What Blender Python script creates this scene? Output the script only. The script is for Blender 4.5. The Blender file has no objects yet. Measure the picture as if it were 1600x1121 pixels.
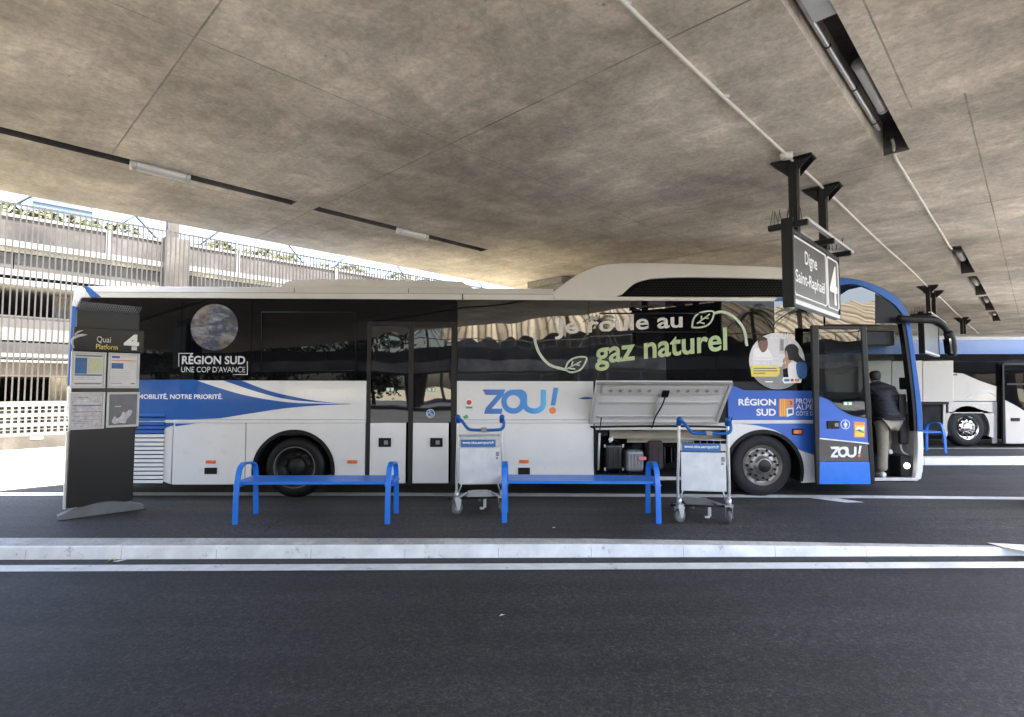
import bpy, bmesh, math, random
import numpy as np
from mathutils import Vector, Matrix

random.seed(7)
C = bpy.context.scene
COL = C.collection
R = math.radians

# ------------------------------------------------------------------ camera, world, sun, exposure
F, PITCH, ROLL, YAW, H = 850.0, R(3.0), R(0.1), math.atan(.024), 1.7
fw = np.array([math.sin(YAW)*math.cos(PITCH), math.cos(YAW)*math.cos(PITCH), math.sin(PITCH)])
up0 = np.array([-math.sin(YAW)*math.sin(PITCH), -math.cos(YAW)*math.sin(PITCH), math.cos(PITCH)])
rt0 = np.array([math.cos(YAW), -math.sin(YAW), 0])
rt = rt0*math.cos(ROLL)+up0*math.sin(ROLL)
up = -rt0*math.sin(ROLL)+up0*math.cos(ROLL)
cam = bpy.data.cameras.new('camera')
cam.sensor_width = 36; cam.lens = 36*F/1600; cam.clip_end = 2000; cam.clip_start = 0.05
co = bpy.data.objects.new('camera', cam); COL.objects.link(co)
M4 = Matrix(((rt[0], up[0], -fw[0], 0), (rt[1], up[1], -fw[1], 0), (rt[2], up[2], -fw[2], H), (0, 0, 0, 1)))
co.matrix_world = M4
C.camera = co

ANG = R(45.3)                                   # direction of the concrete deck above the stands
D = np.array([math.sin(ANG), math.cos(ANG)])
MM = np.array([math.cos(ANG), -math.sin(ANG)])
E0 = np.array([-6.135, 6.716])                  # a point on the deck's far edge

SUN_EL = R(67)
hz = MM*math.cos(R(8))+D*math.sin(R(8))
sd = Vector((hz[0]*math.cos(SUN_EL), hz[1]*math.cos(SUN_EL), math.sin(SUN_EL)))
sun = bpy.data.lights.new('sun', 'SUN'); sun.energy = 5.0; sun.angle = R(0.5); sun.color = (1, .95, .87)
so = bpy.data.objects.new('sun', sun); COL.objects.link(so)
so.rotation_euler = sd.to_track_quat('Z', 'Y').to_euler(); so.location = (0, 0, 60)
w = bpy.data.worlds.new('World'); C.world = w; w.use_nodes = True
nt = w.node_tree; bg = nt.nodes['Background']
sky = nt.nodes.new('ShaderNodeTexSky'); sky.sky_type = 'NISHITA'; sky.sun_disc = False
sky.dust_density = 3.0; sky.ozone_density = .6; sky.sun_elevation = SUN_EL; sky.sun_rotation = math.atan2(sd.x, sd.y)
nt.links.new(sky.outputs[0], bg.inputs[0]); bg.inputs[1].default_value = 0.15
C.view_settings.view_transform = 'Standard'; C.view_settings.look = 'None'
C.view_settings.gamma = 1; C.view_settings.exposure = 3.0
C.cycles.use_denoising = True
C.cycles.diffuse_bounces = 5; C.cycles.glossy_bounces = 5; C.cycles.max_bounces = 10
C.cycles.sample_clamp_indirect = 8

# ------------------------------------------------------------------ coordinates
def ray(u, v): return fw+rt*((u-800)/F)+up*(-(v-560.5)/F)
def at(u, v, Y):
    d = ray(u, v); p = np.array([0, 0, H])+d*(Y/d[1]); return Vector(p)
def atZ(u, v, z):
    d = ray(u, v); p = np.array([0, 0, H])+d*((z-H)/d[2]); return Vector(p)
def deck(u, w, z=0.0):
    p = E0+D*u+MM*w; return Vector((p[0], p[1], z))
def onplane(u, v, wv):
    """pixel -> (s along the deck, z) on the vertical plane at deck offset wv"""
    d = ray(u, v); o = np.array([0, 0])-E0
    t = (wv-o@MM)/(d[:2]@MM); p = d*t
    return (float((p[:2]+o)@D), float(p[2]+H))
BY = 8.45
def B(u, v, dy=0.0):
    p = at(u, v, BY+dy); return (p.x, p.z)

def smooth(pts, n=6, closed=False):
    P = [Vector(p) for p in pts]; out = []
    m = len(P)
    for i in range(m if closed else m-1):
        a = P[(i-1) % m] if (closed or i > 0) else P[0]*2-P[1]
        b, c = P[i], P[(i+1) % m]
        d = P[(i+2) % m] if (closed or i+2 < m) else P[-1]*2-P[-2]
        for k in range(n):
            t = k/n
            out.append(tuple(.5*((2*b)+(c-a)*t+(2*a-5*b+4*c-d)*t*t+(3*b-a-3*c+d)*t**3)))
    if not closed: out.append(tuple(P[-1]))
    return out

# ------------------------------------------------------------------ materials
def new_mat(name):
    m = bpy.data.materials.new(name); m.use_nodes = True
    return m, m.node_tree, m.node_tree.nodes['Principled BSDF']
def N(t, typ, **kw):
    n = t.nodes.new(typ)
    for k, v in kw.items(): setattr(n, k, v)
    return n
def coords(t, scale=(1, 1, 1), rot=(0, 0, 0)):
    c = N(t, 'ShaderNodeTexCoord'); mp = N(t, 'ShaderNodeMapping')
    mp.inputs['Scale'].default_value = scale; mp.inputs['Rotation'].default_value = rot
    t.links.new(c.outputs['Object'], mp.inputs[0]); return mp.outputs[0]
def noise(t, vec, scale, detail=6, rough=.6):
    n = N(t, 'ShaderNodeTexNoise'); n.inputs['Scale'].default_value = scale
    n.inputs['Detail'].default_value = detail; n.inputs['Roughness'].default_value = rough
    t.links.new(vec, n.inputs['Vector']); return n.outputs['Fac']
def ramp(t, fac, stops):
    r = N(t, 'ShaderNodeValToRGB'); e = r.color_ramp.elements
    while len(e) < len(stops): e.new(.5)
    for i, (p, c) in enumerate(stops):
        e[i].position = p; e[i].color = (*c, 1) if len(c) == 3 else c
    t.links.new(fac, r.inputs[0]); return r.outputs[0]
def g(v): return (v, v, v)
def mix(t, fac, a, b, mode='MIX'):
    m = N(t, 'ShaderNodeMix', data_type='RGBA', blend_type=mode)
    for sock, val in ((m.inputs[0], fac), (m.inputs[6], a), (m.inputs[7], b)):
        if hasattr(val, 'is_linked'): t.links.new(val, sock)
        elif isinstance(val, tuple): sock.default_value = (*val, 1)
        else: sock.default_value = val
    return m.outputs[2]
def bump(t, bsdf, h, strength, dist=.01):
    b = N(t, 'ShaderNodeBump'); b.inputs['Strength'].default_value = strength; b.inputs['Distance'].default_value = dist
    t.links.new(h, b.inputs['Height']); t.links.new(b.outputs[0], bsdf.inputs['Normal'])

def paint(name, col, rough=.4, metal=0., coat=0., vary=.12, vs=3., bmp=0., ior=1.5):
    m, t, b = new_mat(name)
    v = coords(t); n = noise(t, v, vs)
    lo = tuple(c*(1-vary) for c in col); hi = tuple(min(1, c*(1+vary)) for c in col)
    t.links.new(ramp(t, n, [(.3, lo), (.7, hi)]), b.inputs['Base Color'])
    b.inputs['Metallic'].default_value = metal; b.inputs['IOR'].default_value = ior
    b.inputs['Coat Weight'].default_value = coat; b.inputs['Coat Roughness'].default_value = .06
    n2 = noise(t, v, vs*6)
    t.links.new(ramp(t, n2, [(.3, g(max(0, rough*(.97 if coat else .8)))), (.7, g(min(1, rough*(1.03 if coat else 1.2))))]), b.inputs['Roughness'])
    if bmp: bump(t, b, noise(t, v, vs*20), bmp, .004)
    return m

def asphalt(name, base, blotch=.5, grain=.5, seam=None):
    m, t, b = new_mat(name)
    v = coords(t)
    n1 = noise(t, v, .55, 8, .65); n2 = noise(t, v, 62, 4, .75); n3 = noise(t, v, 7, 6, .7)
    vl = coords(t, (.18, 3.2, 1)); n4 = noise(t, vl, 1.0, 5, .6)
    dk = tuple(c*(1-blotch*.55) for c in base); lt = tuple(c*(1+blotch*.7) for c in base)
    c1 = ramp(t, n1, [(.3, dk), (.5, base), (.72, lt)])
    c2 = mix(t, .55, c1, ramp(t, n3, [(.25, g(.45)), (.75, g(1.55))]), 'MULTIPLY')
    c2 = mix(t, .62, c2, ramp(t, n4, [(.3, g(.5)), (.7, g(1.5))]), 'MULTIPLY')
    c3 = mix(t, grain, c2, ramp(t, n2, [(.3, g(.25)), (.52, g(.95)), (.7, g(2.6))]), 'MULTIPLY')
    n5 = noise(t, v, 24, 5, .85); c3 = mix(t, grain, c3, ramp(t, n5, [(.34, g(.3)), (.5, g(.9)), (.64, g(2.3))]), 'MULTIPLY')
    vo = N(t, 'ShaderNodeTexVoronoi'); vo.inputs['Scale'].default_value = 5.5; t.links.new(v, vo.inputs['Vector'])
    spots = ramp(t, vo.outputs['Distance'], [(.018, g(1)), (.03, g(0))])
    sel = noise(t, v, 1.9, 2)
    ss = mix(t, 1., spots, ramp(t, sel, [(.55, g(0)), (.62, g(.6))]), 'MULTIPLY')
    oil = ramp(t, noise(t, v, 1.35, 7, .7), [(.30, g(.5)), (.40, g(0))])
    c3 = mix(t, oil, c3, tuple(x*.45 for x in base))
    vc = N(t, 'ShaderNodeTexVoronoi', feature='DISTANCE_TO_EDGE'); vc.inputs['Scale'].default_value = .33
    nd = N(t, 'ShaderNodeTexNoise'); nd.inputs['Scale'].default_value = 1.6; nd.inputs['Detail'].default_value = 7; t.links.new(v, nd.inputs['Vector'])
    va_ = N(t, 'ShaderNodeVectorMath', operation='SCALE'); va_.inputs['Scale'].default_value = .8; t.links.new(nd.outputs['Color'], va_.inputs[0])
    vb_ = N(t, 'ShaderNodeVectorMath', operation='ADD'); t.links.new(v, vb_.inputs[0]); t.links.new(va_.outputs[0], vb_.inputs[1]); t.links.new(vb_.outputs[0], vc.inputs['Vector'])
    ck = mix(t, 1., ramp(t, vc.outputs['Distance'], [(.0015, g(.8)), (.004, g(0))]), ramp(t, noise(t, v, .35, 3), [(.5, g(0)), (.56, g(1))]), 'MULTIPLY')
    c3 = mix(t, ck, c3, tuple(x*.3 for x in base))
    t.links.new(mix(t, ss, c3, (.35, .34, .32)), b.inputs['Base Color'])
    t.links.new(ramp(t, n1, [(.3, g(.62)), (.7, g(.85))]), b.inputs['Roughness'])
    bump(t, b, n2, .55, .006)
    return m

def worn_white(name, col=(.82, .82, .81), under=(.05, .05, .055), lo=.29, hi=.40, sc=9):
    m, t, b = new_mat(name); v = coords(t)
    n = noise(t, v, sc, 10, .75); n2 = noise(t, v, 1.3, 4)
    a = N(t, 'ShaderNodeMath', operation='ADD'); t.links.new(n, a.inputs[0])
    k = N(t, 'ShaderNodeMath', operation='MULTIPLY'); t.links.new(n2, k.inputs[0]); k.inputs[1].default_value = .25
    t.links.new(k.outputs[0], a.inputs[1]); s = N(t, 'ShaderNodeMath', operation='SUBTRACT')
    t.links.new(a.outputs[0], s.inputs[0]); s.inputs[1].default_value = .125
    f = ramp(t, s.outputs[0], [(lo, g(0)), (hi, g(1))])
    cc = ramp(t, noise(t, v, 3.5), [(.3, tuple(c*.72 for c in col)), (.7, col)])
    t.links.new(mix(t, f, under, cc), b.inputs['Base Color']); b.inputs['Roughness'].default_value = .75
    bump(t, b, noise(t, v, 60), .4, .004)
    return m

def concrete(name, lo, mid, hi, streak=(0.45, 5, 1), joints_u=(), joints_w=(), sc=.55, bmp=.25):
    m, t, b = new_mat(name); v = coords(t)
    n1 = noise(t, v, sc, 9, .62)
    n2 = noise(t, coords(t, streak), 1.6, 8, .7)
    n3 = noise(t, v, 26, 6, .7); n4 = noise(t, v, 1.9, 8, .7)
    def mot(scale, rough, dist, vec=v):
        n = N(t, 'ShaderNodeTexNoise'); n.inputs['Scale'].default_value = scale; n.inputs['Detail'].default_value = 12
        n.inputs['Roughness'].default_value = rough; n.inputs['Distortion'].default_value = dist; t.links.new(vec, n.inputs['Vector']); return n.outputs['Fac']
    c = ramp(t, n1, [(.28, lo), (.5, mid), (.75, hi)])
    c = mix(t, .28, c, ramp(t, n2, [(.25, g(.5)), (.5, g(1.)), (.75, g(1.45))]), 'MULTIPLY')
    c = mix(t, .5, c, ramp(t, mot(1.15, .66, .5), [(.36, g(.6)), (.47, g(.92)), (.53, g(1.05)), (.62, g(1.5))]), 'MULTIPLY')
    c = mix(t, .34, c, ramp(t, mot(3.1, .72, .9), [(.36, g(.55)), (.5, g(1.)), (.64, g(1.4))]), 'MULTIPLY')
    c = mix(t, .5, c, ramp(t, mot(.38, .6, .3), [(.4, g(.72)), (.5, g(1.)), (.6, g(1.3))]), 'MULTIPLY')
    c = mix(t, .45, c, ramp(t, n3, [(.3, g(.5)), (.7, g(1.4))]), 'MULTIPLY')
    vp = N(t, 'ShaderNodeTexVoronoi'); vp.inputs['Scale'].default_value = 3.3; t.links.new(v, vp.inputs['Vector'])
    c = mix(t, ramp(t, vp.outputs['Distance'], [(.02, g(.75)), (.045, g(0))]), c, tuple(x*.35 for x in lo))
    if joints_u or joints_w:
        tc = N(t, 'ShaderNodeTexCoord'); sp = N(t, 'ShaderNodeSeparateXYZ'); t.links.new(tc.outputs['Object'], sp.inputs[0])
        wob = noise(t, v, 2.5, 4)
        cur = None
        for axis, lst in ((0, joints_u), (1, joints_w)):
            for val, wd, rng in lst:
                a = N(t, 'ShaderNodeMath', operation='MULTIPLY_ADD'); t.links.new(wob, a.inputs[0]); a.inputs[1].default_value = .01
                t.links.new(sp.outputs[axis], a.inputs[2])
                s = N(t, 'ShaderNodeMath', operation='SUBTRACT'); t.links.new(a.outputs[0], s.inputs[0]); s.inputs[1].default_value = val+.005
                ab = N(t, 'ShaderNodeMath', operation='ABSOLUTE'); t.links.new(s.outputs[0], ab.inputs[0])
                lt = N(t, 'ShaderNodeMath', operation='LESS_THAN'); t.links.new(ab.outputs[0], lt.inputs[0]); lt.inputs[1].default_value = wd
                o = lt.outputs[0]
                if rng:
                    for op, lim in (('GREATER_THAN', rng[0]), ('LESS_THAN', rng[1])):
                        q = N(t, 'ShaderNodeMath', operation=op); t.links.new(sp.outputs[1-axis], q.inputs[0]); q.inputs[1].default_value = lim
                        mu = N(t, 'ShaderNodeMath', operation='MULTIPLY'); t.links.new(o, mu.inputs[0]); t.links.new(q.outputs[0], mu.inputs[1]); o = mu.outputs[0]
                if cur is None: cur = o
                else:
                    mx = N(t, 'ShaderNodeMath', operation='MAXIMUM'); t.links.new(cur, mx.inputs[0]); t.links.new(o, mx.inputs[1]); cur = mx.outputs[0]
        fd = N(t, 'ShaderNodeMath', operation='MULTIPLY'); t.links.new(cur, fd.inputs[0])
        t.links.new(ramp(t, noise(t, v, 1.2), [(.35, g(.25)), (.65, g(.85))]), fd.inputs[1])
        c = mix(t, fd.outputs[0], c, tuple(x*.25 for x in lo))
    t.links.new(c, b.inputs['Base Color']); b.inputs['Roughness'].default_value = .85
    bump(t, b, n3, bmp, .01)
    return m

def dark_glass(name, ior=2.0, wav=.03, col=(.004, .004, .005), sc=.9):
    m, t, b = new_mat(name); v = coords(t, (1, 1, .6))
    b.inputs['Base Color'].default_value = (*col, 1); b.inputs['Roughness'].default_value = .015; b.inputs['IOR'].default_value = ior
    bump(t, b, noise(t, v, sc, 2, .4), wav, .25)
    return m
def clear_glass(name, tint=(.55, .58, .57), wav=.02, refl=1.9):
    m, t, b = new_mat(name); t.nodes.remove(b)
    out = t.nodes['Material Output']
    tr = N(t, 'ShaderNodeBsdfTransparent'); tr.inputs[0].default_value = (*tint, 1)
    gl = N(t, 'ShaderNodeBsdfGlossy'); gl.inputs['Roughness'].default_value = .01
    fr0 = N(t, 'ShaderNodeFresnel'); fr0.inputs[0].default_value = refl
    ge = N(t, 'ShaderNodeNewGeometry'); fr = N(t, 'ShaderNodeMath', operation='MULTIPLY'); inv = N(t, 'ShaderNodeMath', operation='SUBTRACT'); inv.inputs[0].default_value = 1
    t.links.new(ge.outputs['Backfacing'], inv.inputs[1]); t.links.new(fr0.outputs[0], fr.inputs[0]); t.links.new(inv.outputs[0], fr.inputs[1])
    mx = N(t, 'ShaderNodeMixShader')
    bm = N(t, 'ShaderNodeBump'); bm.inputs['Strength'].default_value = wav; bm.inputs['Distance'].default_value = .25
    t.links.new(noise(t, coords(t), .9, 2, .4), bm.inputs['Height']); t.links.new(bm.outputs[0], gl.inputs['Normal'])
    t.links.new(fr.outputs[0], mx.inputs[0]); t.links.new(tr.outputs[0], mx.inputs[1]); t.links.new(gl.outputs[0], mx.inputs[2])
    t.links.new(mx.outputs[0], out.inputs[0]); return m

JU = [(.73, .007, (2.3, 12)), (3.0, .008, (-1, 12)), (5.3, .006, (-1, 2.1)), (6.5, .006, (2.3, 8.0)), (8.9, .012, None), (10.3, .006, None), (13.0, .007, None), (15.8, .007, None), (18.6, .007, None), (21.5, .007, None), (24.5, .007, None), (29, .008, None), (-1.6, .007, None)]
JW = [(1.9, .005, (-9, 8.8)), (8.4, .006, (-9, 5.3)), (8.75, .007, (5.3, 40)), (5.0, .005, (-4, 8.8))]
M = dict(
    road=asphalt('road asphalt', (.0262, .0248, .0242), .5, .8),
    lane=asphalt('lane asphalt', (.028, .0282, .0288), .35, .6),
    platform=asphalt('platform asphalt', (.0385, .0368, .0355), .7, .8),
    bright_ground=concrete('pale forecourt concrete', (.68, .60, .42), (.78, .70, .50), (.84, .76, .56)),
    forecourt=asphalt('grey forecourt asphalt', (.13, .13, .13), .4, .4),
    line=worn_white('worn road paint'),
    line2=worn_white('lane edge paint', lo=.30, hi=.40),
    kerb=worn_white('painted kerb', (.84, .84, .84), (.30, .30, .29), .30, .42, 6),
    kerb_top=concrete('kerb top', (.36, .345, .32), (.5, .485, .45), (.6, .58, .55), (1, 1, 1)),
    ceil=concrete('deck underside', (.36, .312, .25), (.48, .425, .35), (.58, .525, .44), (5.5, .4, 1), JU, JW, .42),
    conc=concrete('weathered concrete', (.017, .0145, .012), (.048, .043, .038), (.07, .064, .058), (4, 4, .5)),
    slot=concrete('dark slot lining', (.05, .045, .04), (.085, .078, .07), (.13, .12, .108)),  # slot linings, darker than the deck underside
    conc_dk=concrete('grey concrete', (.12, .11, .10), (.2, .19, .17), (.3, .28, .25)),  # lighter grey concrete for slabs, columns and the pillar
    white=paint('white coachwork', (.66, .655, .64), .28, 0, .35, .05, 1.3),
    cream=paint('cream roof coachwork', (.62, .59, .53), .35, 0, .2, .05, 1.1),
    blue=paint('blue coachwork', (.004, .085, .33), .4, 0, .1, .07, 2, ior=1.38),
    blue2=paint('front blue coachwork', (.028, .115, .48), .35, 0, .2, .07, 2, ior=1.4),
    benchblue=paint('bench blue paint', (.008, .155, .62), .36, 0, .2, .1, 6),
    black=paint('black trim', (.0045, .0045, .005), .45, 0, 0, .2, 4, ior=1.33),
    rubber=paint('tyre rubber', (.0075, .0075, .008), .75, 0, 0, .3, 12, .3),
    charcoal=paint('charcoal metal', (.0095, .0087, .0082), .45, 0, .1, .12, 3, ior=1.33),
    greyfoot=paint('grey metal foot', (.13, .135, .145), .5, .2, 0, .15, 5),
    frame=paint('dark grey door frame', (.016, .0155, .015), .4, .1, 0, .15, 5, ior=1.33),
    steel=paint('galvanised steel', (.56, .57, .58), .36, .75, 0, .12, 9, .1),
    sheet=paint('scuffed metal sheet', (.58, .60, .62), .42, .3, 0, .12, 5, .05),
    alu=paint('aluminium rim', (.28, .26, .24), .35, .7, 0, .2, 9),
    darkrim=paint('shade-dark rim', (.018, .017, .016), .5, .5, 0, .3, 9),  # dark rim metal, the shade of the rear arch put into its colour
    grey=paint('mid grey plastic', (.22, .22, .22), .5, 0, 0, .12, 8),
    casterg=paint('caster rubber', (.10, .10, .10), .6, 0, 0, .2, 12),
    silver=paint('silver grey', (.48, .48, .47), .4, .1, 0, .1, 6),
    plate=paint('sign grey face', (.028, .029, .032), .35, 0, .3, .08, 3),
    txt=paint('white lettering', (.78, .78, .77), .4, 0, 0, .03),
    txtgrey=paint('pale grey lettering', (.55, .55, .54), .4, 0, 0, .04),
    txtyellow=paint('yellow lettering', (.75, .62, .12), .4, 0, 0, .04),
    txtgreen=paint('sage green lettering', (.42, .52, .27), .4, 0, 0, .04),
    palegreen=paint('pale green print', (.5, .58, .43), .4, 0, 0, .05),
    txtwarm=paint('warm white lettering', (.60, .57, .53), .4, 0, 0, .04),
    orange=paint('orange marker lens', (.75, .13, .02), .2, 0, .5, .3, 60),
    red=paint('red button', (.5, .02, .02), .3, 0, .3, .1),
    exitgreen=paint('green pictogram', (.08, .30, .14), .4, 0, 0, .1),
    yellow=paint('yellow print', (.72, .55, .06), .4, 0, 0, .06),
    orangeprint=paint('orange print', (.78, .22, .05), .4, 0, 0, .06),
    skinbrown=paint('brown print', (.17, .075, .045), .5, 0, 0, .2, 30),
    skinpale=paint('tan print', (.42, .24, .16), .5, 0, 0, .2, 30),
    paperw=paint('white paper', (.66, .65, .66), .6, 0, 0, .06, 9),
    paperl=paint('lilac grey paper', (.50, .47, .50), .6, 0, 0, .35, 25),
    bluep=paint('blue print', (.03, .12, .32), .5, 0, 0, .2, 20),
    lime=paint('pale yellow print', (.52, .55, .36), .5, 0, 0, .12, 60),
    textbar=paint('print grey', (.2, .2, .22), .6, 0, 0, .1),
    navy=paint('navy quilted nylon', (.006, .007, .014), .85, 0, .1, .3, 12),
    beige=paint('beige cotton', (.26, .225, .175), .8, 0, 0, .15, 14, .3),
    skin=paint('skin', (.32, .18, .12), .5, 0, 0, .1, 9),
    hair=paint('dark hair', (.010, .008, .007), .6, 0, 0, .3, 40),
    shoe=paint('white trainer', (.62, .6, .57), .6, 0, 0, .15, 20),
    case_black=paint('black suitcase shell', (.009, .009, .01), .35, 0, .2, .2, 9),
    case_grey=paint('silver suitcase shell', (.24, .24, .25), .35, .2, .2, .12, 9),
    case_green=paint('dark green fabric', (.012, .03, .028), .8, 0, 0, .3, 20),
    case_brown=paint('dark brown fabric', (.05, .038, .036), .8, 0, 0, .25, 20),
    pink=paint('pink tag', (.75, .2, .22), .5, 0, 0, .05),
    lining=paint('hold lining', (.018, .018, .019), .7, 0, 0, .2, 4),
    flapin=paint('pale grey pressing', (.52, .51, .49), .4, .15, .1, .08, 5),
    wood=paint('hold plank', (.32, .28, .22), .6, 0, 0, .15, 6),
    coachcream=paint('cream coach paint', (.44, .415, .375), .25, 0, .5, .05, 1.2),
    coach_sky=paint('mid blue painted sky reflection', (.10, .20, .46), .2, 0, .5, .12, .6),  # blue of the sky reflected in the coach's upper glass, painted on
    chrome=paint('chrome', (.7, .7, .7), .12, 1, 0, .1, 12),
    tube=paint('lamp diffuser', (.62, .60, .55), .3, 0, .2, .05),
    conduit=paint('grey conduit', (.55, .53, .49), .45, 0, 0, .1, 3),
    bin=paint('black bin', (.009, .009, .01), .5, 0, 0, .2, 8),
    bars=paint('weathered galvanised bars', (.030, .028, .027), .6, .1, 0, .3, 2),
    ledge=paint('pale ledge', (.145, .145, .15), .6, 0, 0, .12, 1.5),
    void=paint('dark interior', (.005, .005, .006), .9, 0, 0, .3, .7),
    truss=paint('grey blue steel', (.03, .04, .055), .5, .2, 0, .2, 1),
    bluepanel=paint('pale blue cladding', (.07, .11, .16), .4, 0, 0, .1, 1),
    canopy=paint('tan fabric canopy', (.50, .39, .23), .7, 0, 0, .3, .8),
    leafy=paint('yellow green leaves', (.05, .052, .007), .6, 0, 0, .5, 4),
    palm=paint('palm leaves', (.07, .10, .03), .5, 0, 0, .4, 2),
    bark=paint('palm bark', (.14, .10, .07), .9, 0, 0, .4, 6),
    tgate=paint('white concrete unit', (.105, .103, .10), .7, 0, 0, .12, 2),
)
m_ = M['navy']; t_ = m_.node_tree; wv_ = N(t_, 'ShaderNodeTexWave'); wv_.bands_direction = 'Z'; wv_.inputs['Scale'].default_value = 4.2; wv_.inputs['Distortion'].default_value = 1.2
t_.links.new(coords(t_), wv_.inputs['Vector']); bump(t_, t_.nodes['Principled BSDF'], wv_.outputs['Fac'], .9, .03)
M['glass'] = dark_glass('tinted side glass', 1.82, .032)
M['glass_flat'] = dark_glass('tinted rear glass', 1.3, .02)
M['mid_glass'] = dark_glass('middle door glass', 1.5, .05)
M['door_glass'] = clear_glass('door glass', (.42, .45, .45), .03, 1.8)
M['screen_glass'] = clear_glass('windscreen glass', (.70, .74, .74), .0, 1.35)
M['mesh_black'] = paint('black mesh', (.005, .0047, .0045), .8, 0, 0, .4, 60, .5, ior=1.15)
M['mirror'] = paint('mirror glass', (.6, .62, .64), .04, 1, 0, .02)

def emit(name, col, s):
    m, t, b = new_mat(name); b.inputs['Emission Color'].default_value = (*col, 1); b.inputs['Emission Strength'].default_value = s
    b.inputs['Base Color'].default_value = (*col, 1); return m
M['lamp_on'] = emit('step lamp', (1, .97, .9), 1.2)

m_ = M['canopy']; t_ = m_.node_tree; b_ = t_.nodes['Principled BSDF']; wv_ = N(t_, 'ShaderNodeTexWave'); wv_.bands_direction = 'X'; wv_.inputs['Scale'].default_value = .36; wv_.inputs['Distortion'].default_value = 1.5; wv_.inputs['Detail Scale'].default_value = .6
t_.links.new(coords(t_, (1, .25, 1)), wv_.inputs['Vector']); t_.links.new(ramp(t_, wv_.outputs['Fac'], [(.1, (.12, .085, .045)), (.32, (.44, .34, .2)), (1, (.56, .45, .28))]), b_.inputs['Base Color'])
def gradient_blue():
    m, t, b = new_mat('blue gradient print'); c = N(t, 'ShaderNodeTexCoord'); sp = N(t, 'ShaderNodeSeparateXYZ')
    t.links.new(c.outputs['Generated'], sp.inputs[0])
    t.links.new(ramp(t, sp.outputs[0], [(0, (.045, .11, .38)), (.35, (.04, .22, .60)), (.75, (.045, .26, .65)), (1, (.10, .45, .78))]), b.inputs['Base Color'])
    b.inputs['Roughness'].default_value = .3; return m
M['zou'] = gradient_blue()
def earth():
    m, t, b = new_mat('planet print'); v = coords(t, (1.7, 1.7, 1.7))
    land = noise(t, v, 1.6, 8, .6); cl = noise(t, coords(t, (1.2, 1, 2.6)), 3.2, 10, .68)
    c = ramp(t, land, [(.47, (.022, .033, .06)), (.54, (.13, .09, .065)), (.64, (.24, .165, .12))])
    t.links.new(mix(t, ramp(t, cl, [(.47, g(0)), (.64, g(.8))]), c, (.30, .30, .32)), b.inputs['Base Color'])
    b.inputs['Roughness'].default_value = .35; return m
M['earth'] = earth()

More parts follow.
